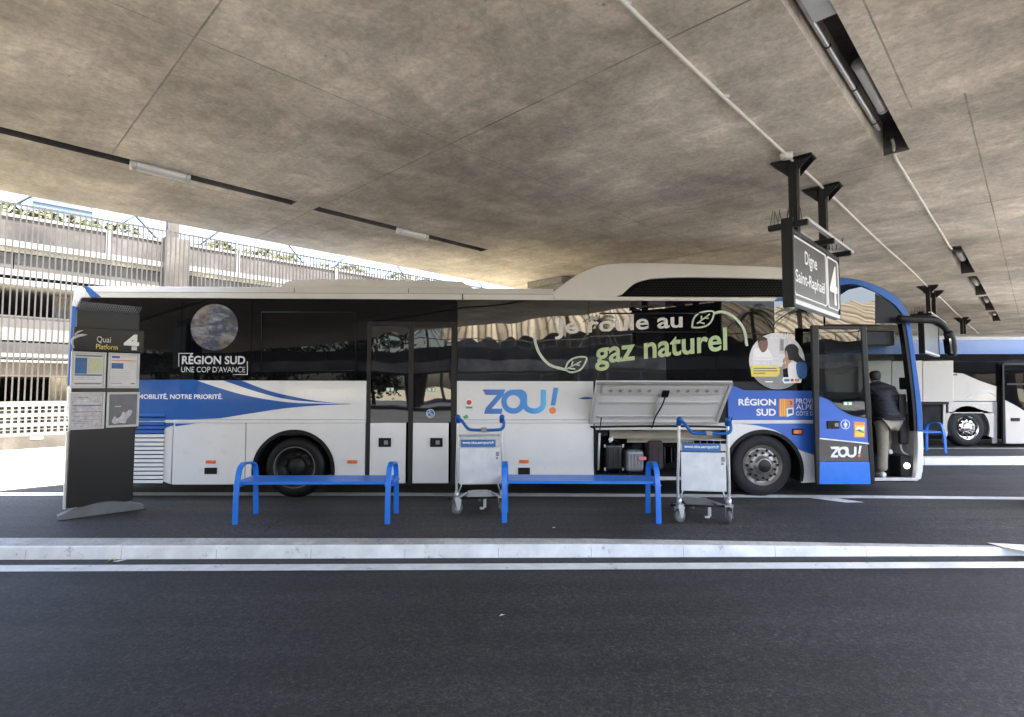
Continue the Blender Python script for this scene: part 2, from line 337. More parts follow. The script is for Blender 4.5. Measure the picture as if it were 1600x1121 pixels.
# ------------------------------------------------------------------ mesh builder
class MB:
    def __init__(s): s.v = []; s.f = []; s.m = []; s.mats = []; s.sm = []
    def mi(s, m):
        if m not in s.mats: s.mats.append(m)
        return s.mats.index(m)
    def add(s, verts, faces, m, smooth=False):
        o = len(s.v); s.v += [tuple(p) for p in verts]; k = s.mi(m)
        for f in faces: s.f.append([o+i for i in f]); s.m.append(k); s.sm.append(smooth)
        return s
    def box(s, x0, x1, y0, y1, z0, z1, m):
        vs = [(x, y, z) for x in (x0, x1) for y in (y0, y1) for z in (z0, z1)]
        return s.add(vs, [(0, 1, 3, 2), (4, 6, 7, 5), (0, 4, 5, 1), (2, 3, 7, 6), (0, 2, 6, 4), (1, 5, 7, 3)], m)
    def obox(s, o, ax, ay, az, m):
        o, ax, ay, az = map(Vector, (o, ax, ay, az))
        vs = [o+ax*i+ay*j+az*k for i in (0, 1) for j in (0, 1) for k in (0, 1)]
        return s.add(vs, [(0, 1, 3, 2), (4, 6, 7, 5), (0, 4, 5, 1), (2, 3, 7, 6), (0, 2, 6, 4), (1, 5, 7, 3)], m)
    def prism(s, pts, y0, y1, m, axis='y'):
        n = len(pts)
        f = {'y': lambda p, q: (p[0], q, p[1]), 'x': lambda p, q: (q, p[0], p[1]), 'z': lambda p, q: (p[0], p[1], q)}[axis]
        vs = [f(p, y0) for p in pts]+[f(p, y1) for p in pts]
        return s.add(vs, [tuple(range(n)), tuple(range(2*n-1, n-1, -1))]+[(i, (i+1) % n, n+(i+1) % n, n+i) for i in range(n)], m)
    def prism3(s, pts, off, m):
        n = len(pts); off = Vector(off); a = [Vector(p) for p in pts]
        return s.add(a+[p+off for p in a], [tuple(range(n)), tuple(range(2*n-1, n-1, -1))]+[(i, (i+1) % n, n+(i+1) % n, n+i) for i in range(n)], m)
    def band(s, outer, inner, y0, y1, m):
        """strip between two polylines of equal length in x,z with thickness in y"""
        n = len(outer)
        vs = [(p[0], y0, p[1]) for p in outer]+[(p[0], y0, p[1]) for p in inner]+[(p[0], y1, p[1]) for p in outer]+[(p[0], y1, p[1]) for p in inner]
        fs = []
        for i in range(n-1):
            fs += [(i, i+1, n+i+1, n+i), (2*n+i, 3*n+i, 3*n+i+1, 2*n+i+1), (i, 2*n+i, 2*n+i+1, i+1), (n+i, n+i+1, 3*n+i+1, 3*n+i)]
        fs += [(0, n, 3*n, 2*n), (n-1, 3*n-1, 4*n-1, 2*n-1)]
        return s.add(vs, fs, m)
    def tube(s, path, r, m, n=8, closed=False):
        P = [Vector(p) for p in path]; k = len(P); rings = []
        prev = None
        for i, p in enumerate(P):
            if closed: d = (P[(i+1) % k]-P[i-1])
            else: d = (P[min(i+1, k-1)]-P[max(i-1, 0)])
            d.normalize()
            a = prev-d*prev.dot(d) if prev is not None and (prev-d*prev.dot(d)).length > 1e-4 else d.orthogonal()
            a.normalize(); prev = a; b = d.cross(a)
            rr = r[i] if isinstance(r, (list, tuple)) else r
            rings.append([p+(a*math.cos(2*math.pi*j/n)+b*math.sin(2*math.pi*j/n))*rr for j in range(n)])
        vs = [q for r_ in rings for q in r_]; fs = []
        for i in range(k if closed else k-1):
            i2 = (i+1) % k
            for j in range(n): fs.append((i*n+j, i*n+(j+1) % n, i2*n+(j+1) % n, i2*n+j))
        if not closed: fs += [tuple(range(n-1, -1, -1)), tuple((k-1)*n+j for j in range(n))]
        return s.add(vs, fs, m, True)
    def cyl(s, p, q, r, m, n=16, r2=None):
        return s.tube([p, q], [r, r if r2 is None else r2], m, n)
    def flat(s, path, wv, th, m):
        """flat bar: path of points, constant width vector wv, thickness th"""
        P = [Vector(p) for p in path]; W = Vector(wv); k = len(P); vs = []
        for i, p in enumerate(P):
            d = (P[min(i+1, k-1)]-P[max(i-1, 0)]).normalized(); nrm = d.cross(W).normalized()*th
            vs += [p-W/2-nrm/2, p+W/2-nrm/2, p+W/2+nrm/2, p-W/2+nrm/2]
        fs = [(0, 3, 2, 1), tuple((k-1)*4+j for j in range(4))]
        for i in range(k-1):
            for j in range(4): fs.append((i*4+j, i*4+(j+1) % 4, i*4+4+(j+1) % 4, i*4+4+j))
        return s.add(vs, fs, m)
    def lathe(s, c, prof, m, n=40, axis='y'):
        """prof: list of (radius, offset along axis)"""
        c = Vector(c); vs = []
        for r, o in prof:
            for j in range(n):
                a = 2*math.pi*j/n; ca, sa = math.cos(a)*r, math.sin(a)*r
                vs.append(c+(Vector((ca, o, sa)) if axis == 'y' else Vector((ca, sa, o))))
        fs = []
        for i in range(len(prof)-1):
            for j in range(n): fs.append((i*n+j, i*n+(j+1) % n, (i+1)*n+(j+1) % n, (i+1)*n+j))
        return s.add(vs, fs, m, True)
    def disc(s, c, r, y0, y1, m, n=40, rz=None):
        return s.prism([(c[0]+math.cos(2*math.pi*i/n)*r, c[1]+math.sin(2*math.pi*i/n)*(rz or r)) for i in range(n)], y0, y1, m)
    def build(s, name, parent=None, local=False, bevel=0, loc=None, seg=2):
        me = bpy.data.meshes.new(name)
        off = Vector((0, 0, 0))
        if loc is not None: off = Vector(loc)
        if parent is not None and not local:
            q = parent
            while q is not None: off = off+Vector(q.location); q = q.parent
        vs = [(p[0]-off.x, p[1]-off.y, p[2]-off.z) for p in s.v]
        me.from_pydata(vs, [], s.f)
        for m in s.mats: me.materials.append(m)
        me.polygons.foreach_set('material_index', s.m)
        bm = bmesh.new(); bm.from_mesh(me)
        bmesh.ops.recalc_face_normals(bm, faces=bm.faces)
        bm.to_mesh(me); bm.free()
        if len(s.sm) == len(me.polygons): me.polygons.foreach_set('use_smooth', s.sm)
        me.update()
        o = bpy.data.objects.new(name, me); COL.objects.link(o)
        if parent is not None: o.parent = parent
        if loc is not None: o.location = loc
        if bevel:
            b = o.modifiers.new('bevel', 'BEVEL'); b.width = bevel; b.segments = seg; b.limit_method = 'ANGLE'; b.angle_limit = R(35)
            b.harden_normals = False
        return o

def tag(o, label, cat, group=None):
    o['label'] = label; o['category'] = cat
    if group: o['group'] = group
    return o
def thing(name, label, cat, loc=(0, 0, 0), rz=0, group=None):
    o = bpy.data.objects.new(name, None); COL.objects.link(o); o.location = loc; o.rotation_euler = (0, 0, rz)
    o.empty_display_size = .2
    return tag(o, label, cat, group)
def struct(o): o['kind'] = 'structure'; return o
def copy_tree(o, parent=None):
    c = o.copy(); COL.objects.link(c)
    if parent is not None: c.parent = parent
    for ch in list(o.children): copy_tree(ch, c)
    return c

def text(name, body, m, parent, org, xd, ud, width, height, bold=0.0, local=False, rot=0.0, spacing=1.0, push=(0, 0, 0), shear=0.):
    cu = bpy.data.curves.new(name, 'FONT'); cu.body = body; cu.offset = bold; cu.space_character = spacing; cu.shear = shear
    cu.resolution_u = 4
    ob = bpy.data.objects.new(name, cu); COL.objects.link(ob)
    dg = bpy.context.evaluated_depsgraph_get()
    me = bpy.data.meshes.new_from_object(ob.evaluated_get(dg)); bpy.data.objects.remove(ob); bpy.data.curves.remove(cu)
    me.name = name
    n = len(me.vertices); a = np.empty(n*3); me.vertices.foreach_get('co', a); a = a.reshape(-1, 3)
    mn, mx = a.min(0), a.max(0)
    x = (a[:, 0]-mn[0])/(mx[0]-mn[0])*width; y = (a[:, 1]-mn[1])/(mx[1]-mn[1])*height
    if rot:
        x, y = x*math.cos(rot)-y*math.sin(rot), x*math.sin(rot)+y*math.cos(rot)
    off = np.zeros(3)
    if parent is not None and not local:
        q = parent
        while q is not None: off = off+np.array(q.location); q = q.parent
    P = np.array(org)[None]+x[:, None]*np.array(xd)[None]+y[:, None]*np.array(ud)[None]-off+np.array(push)
    me.vertices.foreach_set('co', P.astype(np.float32).ravel()); me.update()
    me.materials.clear(); me.materials.append(m)
    o = bpy.data.objects.new(name, me); COL.objects.link(o)
    if parent is not None: o.parent = parent
    return o

# ================================================================== SETTING
def kerb_f(x): x = max(-12, min(12, x)); return 5.94-.006*x
def kerb_y(x): x = max(-12, min(12, x)); return 6.2-.02*x-.006*max(0, x)**1.5
def kerb_z(x): return -.055*max(0, min(1, (x-1.0)/4.5))
def strip(ya, yb, z, m, name, x0=-60, x1=60, n=90, zb=None):
    mb = MB(); vs = []; 
    for i in range(n+1):
        x = x0+(x1-x0)*i/n
        vs += [(x, ya(x), z), (x, yb(x), z if zb is None else zb)]
    mb.add(vs, [(2*i, 2*i+2, 2*i+3, 2*i+1) for i in range(n)], m)
    return mb.build(name)
# far ground plane reaches the horizon
g0 = MB(); g0.add([(-900, -900, -.3), (900, -900, -.3), (900, 900, -.3), (-900, 900, -.3)], [(0, 1, 2, 3)], M['bright_ground']); struct(g0.build('ground'))
# near road, one sheet
gr = MB(); gr.add([(-70, -4, -.13), (70, -4, -.13), (70, 6.3, -.13), (-70, 6.3, -.13)], [(0, 1, 2, 3)], M['road']); struct(gr.build('road'))
# the pale sunlit forecourt behind the stands
fb = MB(); fb.add([(-70, -70, -.126), (70, -70, -.126), (70, -3.5, -.126), (-70, -3.5, -.126)], [(0, 1, 2, 3)], M['forecourt']); struct(fb.build('forecourt'))
# road edge line
struct(strip(lambda x: 5.545-.008*max(-12, min(12, x)), lambda x: 5.74-.008*max(-12, min(12, x)), -.125, M['line'], 'road_edge_line'))
# platform
def lane_y(x): x = max(-12, min(14, x)); return 8.695-.0355*x-.0019*x*x
pf_ = MB(); vs = []; n = 120
for i in range(n+1):
    x = -60+i; z = kerb_z(x)
    vs += [(x, kerb_y(x)-.01, z), (x, kerb_y(x)+.5, z*.55), (x, kerb_y(x)+1.1, 0), (x, 8.9, 0)]
pf_.add(vs, [(4*i+k, 4*i+4+k, 4*i+5+k, 4*i+1+k) for i in range(n) for k in range(3)], M['platform']); struct(pf_.build('platform'))
# kerb stones
kb = MB(); xs = [-60+1.0*i for i in range(121)]
for i in range(120):
    x0, x1 = xs[i]+.0015, xs[i+1]-.0015
    for a, b in ((0, .5), (.5, 1)):
        xa, xb = x0+(x1-x0)*a, x0+(x1-x0)*b
        ya, yb, fa_, fb_, za, zb = kerb_y(xa), kerb_y(xb), kerb_f(xa), kerb_f(xb), kerb_z(xa)+.006, kerb_z(xb)+.006
        vs = [(xa, fa_, -.14), (xb, fb_, -.14), (xb, fb_+.012, zb-.012), (xa, fa_+.012, za-.012), (xb, fb_+.03, zb), (xa, fa_+.03, za), (xb, yb, zb), (xa, ya, za)]
        kb.add(vs, [(0, 1, 2, 3), (3, 2, 4, 5)], M['kerb']); kb.add(vs, [(5, 4, 6, 7)], M['kerb_top'])
struct(kb.build('kerb'))
# bus lane behind the platform, its edge line
struct(strip(lambda x: 8.85, lambda x: 12.05, -.004, M['lane'], 'bus_lane', -7.0, 60))
struct(strip(lambda x: lane_y(x)-.13+.0035*max(0, x), lambda x: lane_y(x)+.13-.0035*max(0, x), .004, M['line2'], 'lane_edge_line'))
bl = MB(); bl.add([tuple(atZ(u_, v_, .0052)) for u_, v_ in ((1245, 775.5), (1322, 785.5), (1350, 785), (1290, 776))], [(0, 1, 2, 3)], M['line']); struct(bl.build('lane_marking'))
# asphalt seam on the platform
pa = MB(); p0, p1 = atZ(1405, 795, .0), atZ(1545, 838, .0)
pa.add([(p0.x, p0.y-.02, .003), (p1.x, p1.y-.015, .003), (p1.x, p1.y+.015, .003), (p0.x, p0.y+.01, .003)], [(0, 1, 2, 3)], M['kerb_top']); struct(pa.build('platform_seam'))
hz_ = MB(); q = [atZ(*p, .0) for p in ((1542, 843), (1600, 846), (1660, 849), (1660, 861), (1600, 855.5), (1568, 850))]
hz_.add([(a.x, a.y, kerb_z(a.x)*.9+.012) for a in q], [tuple(range(6))], M['line']); struct(hz_.build('platform_marking'))
# second platform beyond the lane
def k2(x): return 11.75
struct(strip(lambda x: 12.3, lambda x: 14.05, .126, M['platform'], 'far_platform', 3.5, 60))
kb2 = MB()
for i in range(56):
    x0, x1 = 3.5+i, 4.49+i
    vs = [(x0, 12.0, -.02), (x1, 12.0, -.02), (x1, 12.02, .125), (x0, 12.02, .125), (x1, 12.05, .135), (x0, 12.05, .135), (x1, 12.32, .135), (x0, 12.32, .135)]
    kb2.add(vs, [(0, 1, 2, 3), (3, 2, 4, 5), (5, 4, 6, 7)], M['kerb'])
struct(kb2.build('far_kerb'))
struct(strip(lambda x: 11.82, lambda x: 11.95, .003, M['line2'], 'far_lane_line', 3.5, 60))
struct(strip(lambda x: 14.0, lambda x: 60, .122, M['lane'], 'far_lane', 3.5, 80))
struct(strip(lambda x: 13.9, lambda x: 14.0, .131, M['line2'], 'far_platform_line', 3.5, 60))
# sunlit ground on the open side
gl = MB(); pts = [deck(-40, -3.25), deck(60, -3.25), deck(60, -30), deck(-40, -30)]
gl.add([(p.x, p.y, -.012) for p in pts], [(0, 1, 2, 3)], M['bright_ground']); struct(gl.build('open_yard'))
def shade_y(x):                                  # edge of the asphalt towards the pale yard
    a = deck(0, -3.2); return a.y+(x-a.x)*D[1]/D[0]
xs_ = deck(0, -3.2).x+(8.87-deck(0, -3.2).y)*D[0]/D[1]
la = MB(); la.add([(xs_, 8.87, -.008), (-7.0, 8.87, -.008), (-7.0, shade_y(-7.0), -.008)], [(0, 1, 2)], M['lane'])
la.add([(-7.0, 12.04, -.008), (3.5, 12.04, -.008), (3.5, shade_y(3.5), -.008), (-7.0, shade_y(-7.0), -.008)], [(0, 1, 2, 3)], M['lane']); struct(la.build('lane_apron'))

# ------------------------------------------------------------------ the concrete deck overhead
Z = 4.1; DW = 11.5; TOP = 7.4  # far edge raised out of sight, its height chosen for where its shadow falls
def u_at(v, wv=8.14):                             # where a ceiling row of the photo meets the deck
    lo, hi = -5., 60.
    for _ in range(50):
        mid = (lo+hi)/2; p = deck(mid, wv, Z); q = np.array([p.x, p.y, p.z-H]); vv = 560.5-F*(q@up)/(q@fw)
        if vv < v: lo = mid
        else: hi = mid
    return lo
SL = [(-30, 2.71), (3.0, 6.12)]
SR = [(-6, 6.29), (u_at(386), u_at(427)), (u_at(432), u_at(461)), (u_at(463.5), u_at(485)), (u_at(487), u_at(502))]
dk = MB(); UA, UB = -30., 60.
def rect(u0, u1, w0, w1, z): dk.add([(u0, w0, z), (u1, w0, z), (u1, w1, z), (u0, w1, z)], [(0, 1, 2, 3)], M['ceil'])
def lane(w0, w1, slots, depth, near):
    cur = UA
    for a, b in slots:
        if a > cur: rect(cur, a, w0, w1, Z)
        z2 = Z+depth
        dk.add([(a, w0, Z), (b, w0, Z), (b, w1, Z), (a, w1, Z), (a, w0, z2), (b, w0, z2), (b, w1, z2), (a, w1, z2)],
               [(0, 1, 5, 4)], M[near])
        o_ = [(a, w0, Z), (b, w0, Z), (b, w1, Z), (a, w1, Z), (a, w0, z2), (b, w0, z2), (b, w1, z2), (a, w1, z2)]
        dk.add(o_, [(1, 2, 6, 5), (2, 3, 7, 6), (3, 0, 4, 7), (4, 5, 6, 7)], M['slot'])
        cur = b
    rect(cur, UB, w0, w1, Z)
LW, RW = (2.08, 2.26), (8.03, 8.25)
rect(UA, UB, 0, LW[0], Z); lane(*LW, SL, .3, 'slot'); rect(UA, UB, LW[1], RW[0], Z); lane(*RW, SR, .35, 'ceil'); rect(UA, UB, RW[1], DW, Z)
dk.add([(UA, 0, Z), (UB, 0, Z), (UB, DW, Z), (UA, DW, Z), (UA, 0, TOP), (UB, 0, TOP), (UB, DW, TOP-2.4), (UA, DW, TOP-2.4)],
       [(0, 1, 5, 4), (1, 2, 6, 5), (2, 3, 7, 6), (3, 0, 4, 7), (4, 5, 6, 7)], M['ceil'])
do = dk.build('concrete_deck'); do.location = (E0[0], E0[1], 0)
do.rotation_euler = (0, 0, math.atan2(D[1], D[0])); do.scale = (1, -1, 1)
tag(do, 'stained concrete deck overhead sheltering the bus stands, with recessed light slots', 'deck')

# ================================================================== THE BUS
bus = thing('bus', 'long white and blue regional bus with tinted windows and raised gas tank fairing', 'bus', (-.3, BY+1.25, 0))
BW = 2.5
def panel(name, pts, m, y0=0., y1=.03, bevel=.004, parent=bus):
    return MB().prism(pts, BY+y0, BY+y1, m).build(name, parent, bevel=bevel)
def rectpx(u0, v0, u1, v1): return [B(u0, v0), B(u1, v0), B(u1, v1), B(u0, v1)]
X = lambda u: B(u, 600)[0]
Zb = lambda v, u=800: B(u, v)[1]
ZS, ZT0, ZT1, ZW, ZR = .215, Zb(661.5, 700), Zb(656, 700), Zb(595, 600), Zb(468, 650)
print('ROWS', ZT0, ZT1, ZW, ZR)
XR, XF = X(107), X(1436)
def rz(x0, x1, z0, z1): return [(x0, z0), (x1, z0), (x1, z1), (x0, z1)]

WR, WF = (X(461.5), .50), (X(1190.5), .50)
def arch(cx, r, a0, a1, n=28): return [(cx+r*math.cos(R(a0+(a1-a0)*i/n)), .415+r*math.sin(R(a0+(a1-a0)*i/n))) for i in range(n+1)]
RA = .625
dz = ZS-.415; aend = math.degrees(math.asin(dz/RA))
# dark shell behind all panels, hollow; hold compartment and doorway left open
ins = BY+.035
sh = MB()
HX0, HX1, HZ0, HZ1 = X(930), X(1137), .31, ZT0-.005         # luggage hold opening
DX0, DX1 = X(1292), X(1426)                             # front doorway
sh.box(XR+.1, HX0, ins, ins+.02, 1.12, ZR, M['black'])
for a, b in ((XR+.1, WR[0]-.72), (WR[0]+.72, HX0), ):
    sh.box(a, b, ins, ins+.02, ZS+.02, 1.12, M['black'])
sh.box(HX0, HX1, ins, ins+.02, HZ1, ZR, M['black'])
sh.box(HX1, DX0, ins, ins+.02, 1.15, ZR, M['black'])
sh.box(DX0, XF-.3, ins, ins+.02, Zb(508, 1350)+.02, ZR, M['black'])
sh.box(WF[0]+.70, DX0, ins, ins+.02, ZS+.02, 1.15, M['black'])
sh.build('inner_shell', bus)
fl = MB()
fl.box(XR+.1, WF[0]+.7, BY+.9, BY+BW-.05, .25, .95, M['void'])          # chassis block under the saloon floor
fl.box(XR+.1, HX0, BY+.72, BY+.9, .25, .95, M['void'])
fl.box(WF[0]+.7, XF-.1, BY+.05, BY+BW-.05, .22, .28, M['frame'])        # entrance floor
fl.box(WF[0]+.7, X(1345), BY+.5, BY+BW-.05, .28, .63, M['void'])        # raised second step
fl.box(X(1345), XF-.1, BY+.30, BY+BW-.05, .28, .60, M['void'])
fl.box(XR+.1, HX0, BY+.06, BY+BW-.05, .95, 1.0, M['void'])
fl.box(HX1, WF[0]+.7, BY+.06, BY+BW-.05, .95, 1.0, M['void'])
fl.box(WF[0]+.7, WF[0]+.72, BY+.06, BY+BW-.06, .28, 1.0, M['void'])
fl.build('floor', bus)
# far side and rear
fs = MB(); y1 = BY+BW
fs.box(XR+.05, XF-.1, y1-.03, y1, .2, 1.7, M['white']); fs.build('side_panel', bus)
fw_ = MB(); fw_.box(XR+.05, XF-1.6, y1-.028, y1-.002, 1.71, ZR, M['glass_flat']); fw_.build('window', bus)
fw2 = MB(); fw2.box(XF-1.58, XF-.35, y1-.02, y1-.01, 1.71, 2.75, M['screen_glass']); fw2.build('window', bus)
rr = MB(); rr.prism([B(108, 752), B(104.5, 603), B(114, 478), B(122, 455), B(128, 478), B(121, 603), B(124, 752)], BY+.12, BY+BW-.12, M['white'])
rr.build('rear_panel', bus, bevel=.03)

# roof
rp = [(0, ZR), (0, ZR+.085), (.006, ZR+.091), (.04, ZR+.185), (.3, ZR+.21), (.9, ZR+.235), (1.6, ZR+.235), (2.2, ZR+.21), (2.46, ZR+.185), (2.494, ZR+.091), (2.5, ZR+.085), (2.5, ZR)]
rp2 = [(0, ZR), (0, ZR+.06), (.05, ZR+.066), (2.45, ZR+.066), (2.5, ZR+.06), (2.5, ZR)]
ro = MB(); ro.prism([(BY+y, z) for y, z in rp], X(126), X(866), M['cream'], 'x'); ro.prism([(BY+y, z) for y, z in rp2], X(866)+.003, X(1308), M['cream'], 'x'); roof = ro.build('roof', bus, bevel=.006)
gsm = MB()
for u in (456, 636): gsm.box(X(u), X(u)+.008, BY-.003, BY+.002, ZR+.095, ZR+.17, M['black'])
gsm.box(X(721), X(721)+.018, BY-.003, BY+.002, ZR, ZR+.085, M['black'])
gsm.box(X(128), X(864), BY+.0005-.004, BY+.002, ZR+.085, ZR+.0905, M['grey'])
gsm.build('seam', roof)
# rear pod
pod = smooth([B(u_, v_, .25) for u_, v_ in ((436, 452), (444, 443), (460, 438), (520, 436.5), (640, 438), (714, 439.5), (726, 443), (738, 450))], 4)
po = MB(); po.prism([(x, z) for x, z in pod]+[(pod[-1][0]+.02, ZR+.17), (pod[0][0]-.02, ZR+.17)], BY+.25, BY+2.25, M['cream']); po.build('roof_pod', bus, bevel=.03)
# gas tank fairing with dark grille
outer = smooth([B(863, 458), B(879, 445), B(901, 430), B(922, 420), B(941, 414), B(972, 411.6), B(1034, 411.6), B(1105, 413.5), B(1200, 417), B(1260, 422), B(1309, 433)], 4)
inner = smooth([B(972, 460.5), B(991, 444), B(1010, 437.5), B(1026, 435.2), B(1081, 433.5), B(1200, 435.6), B(1290, 440), B(1309, 447)], 5)
fa = MB(); poly = outer+[B(1309, 447)]+inner[::-1]+[B(960, 465), B(866, 465)]
poly2 = []
for p in poly:
    if not poly2 or math.hypot(p[0]-poly2[-1][0], p[1]-poly2[-1][1]) > .004: poly2.append(p)
fa.prism(poly2, BY-.004, BY+.16, M['cream']); fa.prism(poly2, BY+BW-.16, BY+BW, M['cream'])
top = MB(); low = [(x, z-.05) for x, z in outer]
top.band(outer[2:], low[2:], BY+.162, BY+BW-.162, M['cream'])
fair = fa.build('gas_tank_fairing', bus, bevel=.02); top.build('fairing_top', fair)
gm = MB(); gp = inner+[B(1309, 462), B(968, 462)]
gm.prism(gp, BY+.05, BY+.1, M['mesh_black'])
for i in range(64):
    u = 978+i*5.2
    for j in range(6):
        v = 459-j*4
        if v < 438 + (max(0, 1012-u)*.62): continue
        x, z = B(u+(j % 2)*2.6, v); gm.box(x-.015, x+.015, BY+.047, BY+.051, z-.009, z+.009, M['black'])
gm.build('grille', fair)

# rear corner
rc = MB(); rc.band([B(121, 447), B(115.5, 455), B(112, 478)], [B(134, 464), B(126, 467), B(120, 480)], BY-.002, BY+.14, M['white'])
rc.build('corner_panel', bus, bevel=.012)
rc = MB(); rc.band([B(112, 478.5), B(104.5, 603)], [B(120, 480.5), B(118.5, 603)], BY-.002, BY+.14, M['blue']); rc.build('corner_panel', bus, bevel=.012)
rc = MB(); rc.band([B(104.5, 604), B(107, 744)], [B(118.5, 604), B(121, 748)], BY-.002, BY+.14, M['white']); rc.build('corner_panel', bus, bevel=.012)
panel('livery_stripe', [B(130, 447.5), B(137, 447.5), B(159, 465), B(142, 465)], M['blue'], -.008, .03, .002)

panel('livery_stripe', [(X(1212), ZR+.003), (X(1308), ZR+.003), (X(1308), ZR+.056), (X(1218), ZR+.056)], M['blue'], -.004, .01, 0)
# side windows, slightly different planes so that each pane mirrors its own piece of the surroundings
def pane(u0, u1, tx=0., tz=0., zlow=ZW, m='glass'):
    x0, x1 = X(u0)+.004, X(u1)-.004; mb = MB()
    mb.add([(x0, BY+.004, zlow), (x1, BY+.004+tx, zlow), (x1, BY+.004+tx+tz, ZR-.002), (x0, BY+.004+tz, ZR-.002),
            (x0, BY+.034, zlow), (x1, BY+.034, zlow), (x1, BY+.034, ZR-.002), (x0, BY+.034, ZR-.002)],
           [(0, 1, 2, 3), (7, 6, 5, 4), (0, 4, 5, 1), (1, 5, 6, 2), (2, 6, 7, 3), (3, 7, 4, 0)], M[m])
    return mb.build('window', bus)
pane(121, 281, m='glass_flat'); pane(281, 391, m='glass_flat'); pane(391, 573, .002, .002, m='glass_flat'); pane(714, 921, .002, .001)
pane(921, 1042, .003, .0); pane(1042, 1121, .0, .0, m='glass_flat'); pane(1121, 1212, 0, .0, m='glass_flat')
pane(1212, 1290, .002, -.001, zlow=Zb(611, 1250))
dtop = MB(); dtop.prism([B(573, 466), B(713, 466), B(713, 503), B(573, 503)], BY+.006, BY+.033, M['glass_flat']); dtop.build('window', bus)
# opening light frames
def wframe(u0, v0, u1, v1):
    P = smooth([(*B(u0, v1), 0), (*B(u0, v0), 0), (*B(u1, v0), 0), (*B(u1, v1), 0)], 1, True)
    MB().tube([(p[0], BY+.0, p[1]) for p in P], .012, M['black'], 6, True).build('window_frame', bus)
wframe(409, 488, 556, 580); wframe(937, 490, 1104, 519)
# front upper glass and quarter
fp = [B(1290, 466), B(1312, 462), B(1326, 453), B(1346, 448.5), B(1367, 457), B(1392, 474), B(1410, 494), B(1413, 507), B(1290, 507)]
MB().prism(fp, BY+.006, BY+.03, M['glass']).build('window', bus)
MB().prism([B(1368, 458.5), B(1392, 474), B(1410, 494), B(1413, 506), B(1368, 506)], BY+.001, BY+.0055, M['black']).build('window_frame', bus)

# upper side panels (band under the windows)
panel('side_panel', rz(X(122), X(573)-.004, ZT1, ZW-.004), M['white'])
panel('side_panel', rz(X(714), X(927), ZT1, ZW-.004), M['white'])
panel('side_panel', [(X(1137), ZT1), (X(1286), ZT1), (X(1286), Zb(611, 1286)), B(1271, 611), B(1162, 610), B(1146, 603), (X(1137), Zb(603, 1137))], M['blue2'])
# trim rail
for a, b in ((122, 573), (714, 927), (1137, 1286)):
    panel('trim_rail', rz(X(a), X(b)-.004, ZT0+.004, ZT1-.004), M['white'], -.006, .03, .003)
# lower panels
xl, xr = WR[0]-RA*math.cos(R(aend)), WR[0]+RA*math.cos(R(aend))
panel('side_panel', rz(X(273.5), X(385.5), ZS, ZT0), M['white'])
ap = arch(WR[0], RA, 180-aend, aend)
panel('side_panel', [(X(387), ZS), (X(387), ZT0), (X(572), ZT0), (X(572), ZS)]+ap[::-1], M['white'])
panel('side_panel', [(X(714.5), ZS+.01), (X(714.5), ZT0), (X(927), ZT0), (X(927), ZS+.01)], M['white'])
ap = arch(WF[0], RA, 180-aend, aend)
panel('side_panel', [(X(1137), .55), (X(1137), ZT0), (X(1288), ZT0), (X(1288), ZS+.02)]+[p for p in ap[::-1] if p[0] > X(1137)+.01], M['white'])
for a, b in ((122, 573), (714, 927), (1140, 1286)):
    rv = MB(); xx = X(a)+.1
    while xx < X(b)-.05:
        rv.cyl((xx, BY-.006, (ZT0+ZT1)/2+.012), (xx, BY-.0095, (ZT0+ZT1)/2+.012), .006, M['silver'], 8); xx += .31
    rv.build('rivet_row', bus)
# wheel arch lips and liners
for W_ in (WR, WF):
    a = arch(W_[0], RA+.004, 178-aend, aend+2, 36); b = arch(W_[0], RA-.05, 178-aend, aend+2, 36)
    MB().band(a, b, BY-.012, BY+.06, M['black']).build('wheel_arch', bus)
    a = arch(W_[0], RA+.02, 178-aend, aend+2, 24); b = arch(W_[0], RA-.01, 178-aend, aend+2, 24)
    MB().band(a, b, BY+.06, BY+.72, M['void']).build('arch_liner', bus)
# engine door with louvres
panel('engine_door', rz(X(124), X(209), .24, ZT0+.12), M['white'])
ed = panel('engine_door', [B(211, 638), B(271.5, 638), (X(271.5), ZS+.005), B(245, 749), B(211, 745)], M['white'])
for i in range(17):
    x0, x1 = X(212), X(260); z = B(230, 648)[1]-i*.0625
    lv = M['blue'] if z > B(236, 676)[1] else M['white']
    mb = MB(); mb.prism3([(x0, BY-.002, z-.036), (x0, BY-.02, z-.03), (x0, BY-.006, z+.014)], (x1-x0, 0, 0), lv)
    mb.box(x0, x1, BY-.003, BY+.001, z-.049, z-.036, M['black']); mb.build('louvre', ed)
MB().prism([B(211, 645), B(271, 645), B(271, 665), B(211, 683)], BY-.0025, BY+.01, M['blue']).build('livery_stripe', ed)
panel('livery_stripe', [B(274, 662), B(306, 662), B(274, 666.5)], M['blue'], -.003, .01, 0)
# rear swoosh
up1 = smooth([B(304, 593.5), B(340, 605.7), B(388, 619), B(448, 628.6), B(500, 631), B(548, 631.5)], 6)
lo1 = smooth([B(548, 631.8), B(500, 633.8), B(448, 638), B(400, 645), B(344, 654)], 6)
panel('livery_stripe', [(X(122), ZW-.006)]+up1+lo1+[(X(300), ZT1+.002), (X(122), ZT1+.002)], M['blue'], -.003, .01, 0)
up2 = smooth([B(376, 594.5), B(424, 612), B(484, 625), B(530, 630.5), B(548, 631)], 6)
lo2 = smooth([B(548, 631.2), B(500, 629), B(448, 624), B(400, 612), B(348, 594.5)], 6)
panel('livery_stripe', up2+lo2, M['blue'], -.003, .01, 0)
panel('livery_stripe', smooth([B(903, 623), B(915, 624.5), B(926, 623)], 4)+smooth([B(926, 622), B(915, 620.5), B(903, 623)], 4)[:-1], M['blue'], -.003, .01, 0)
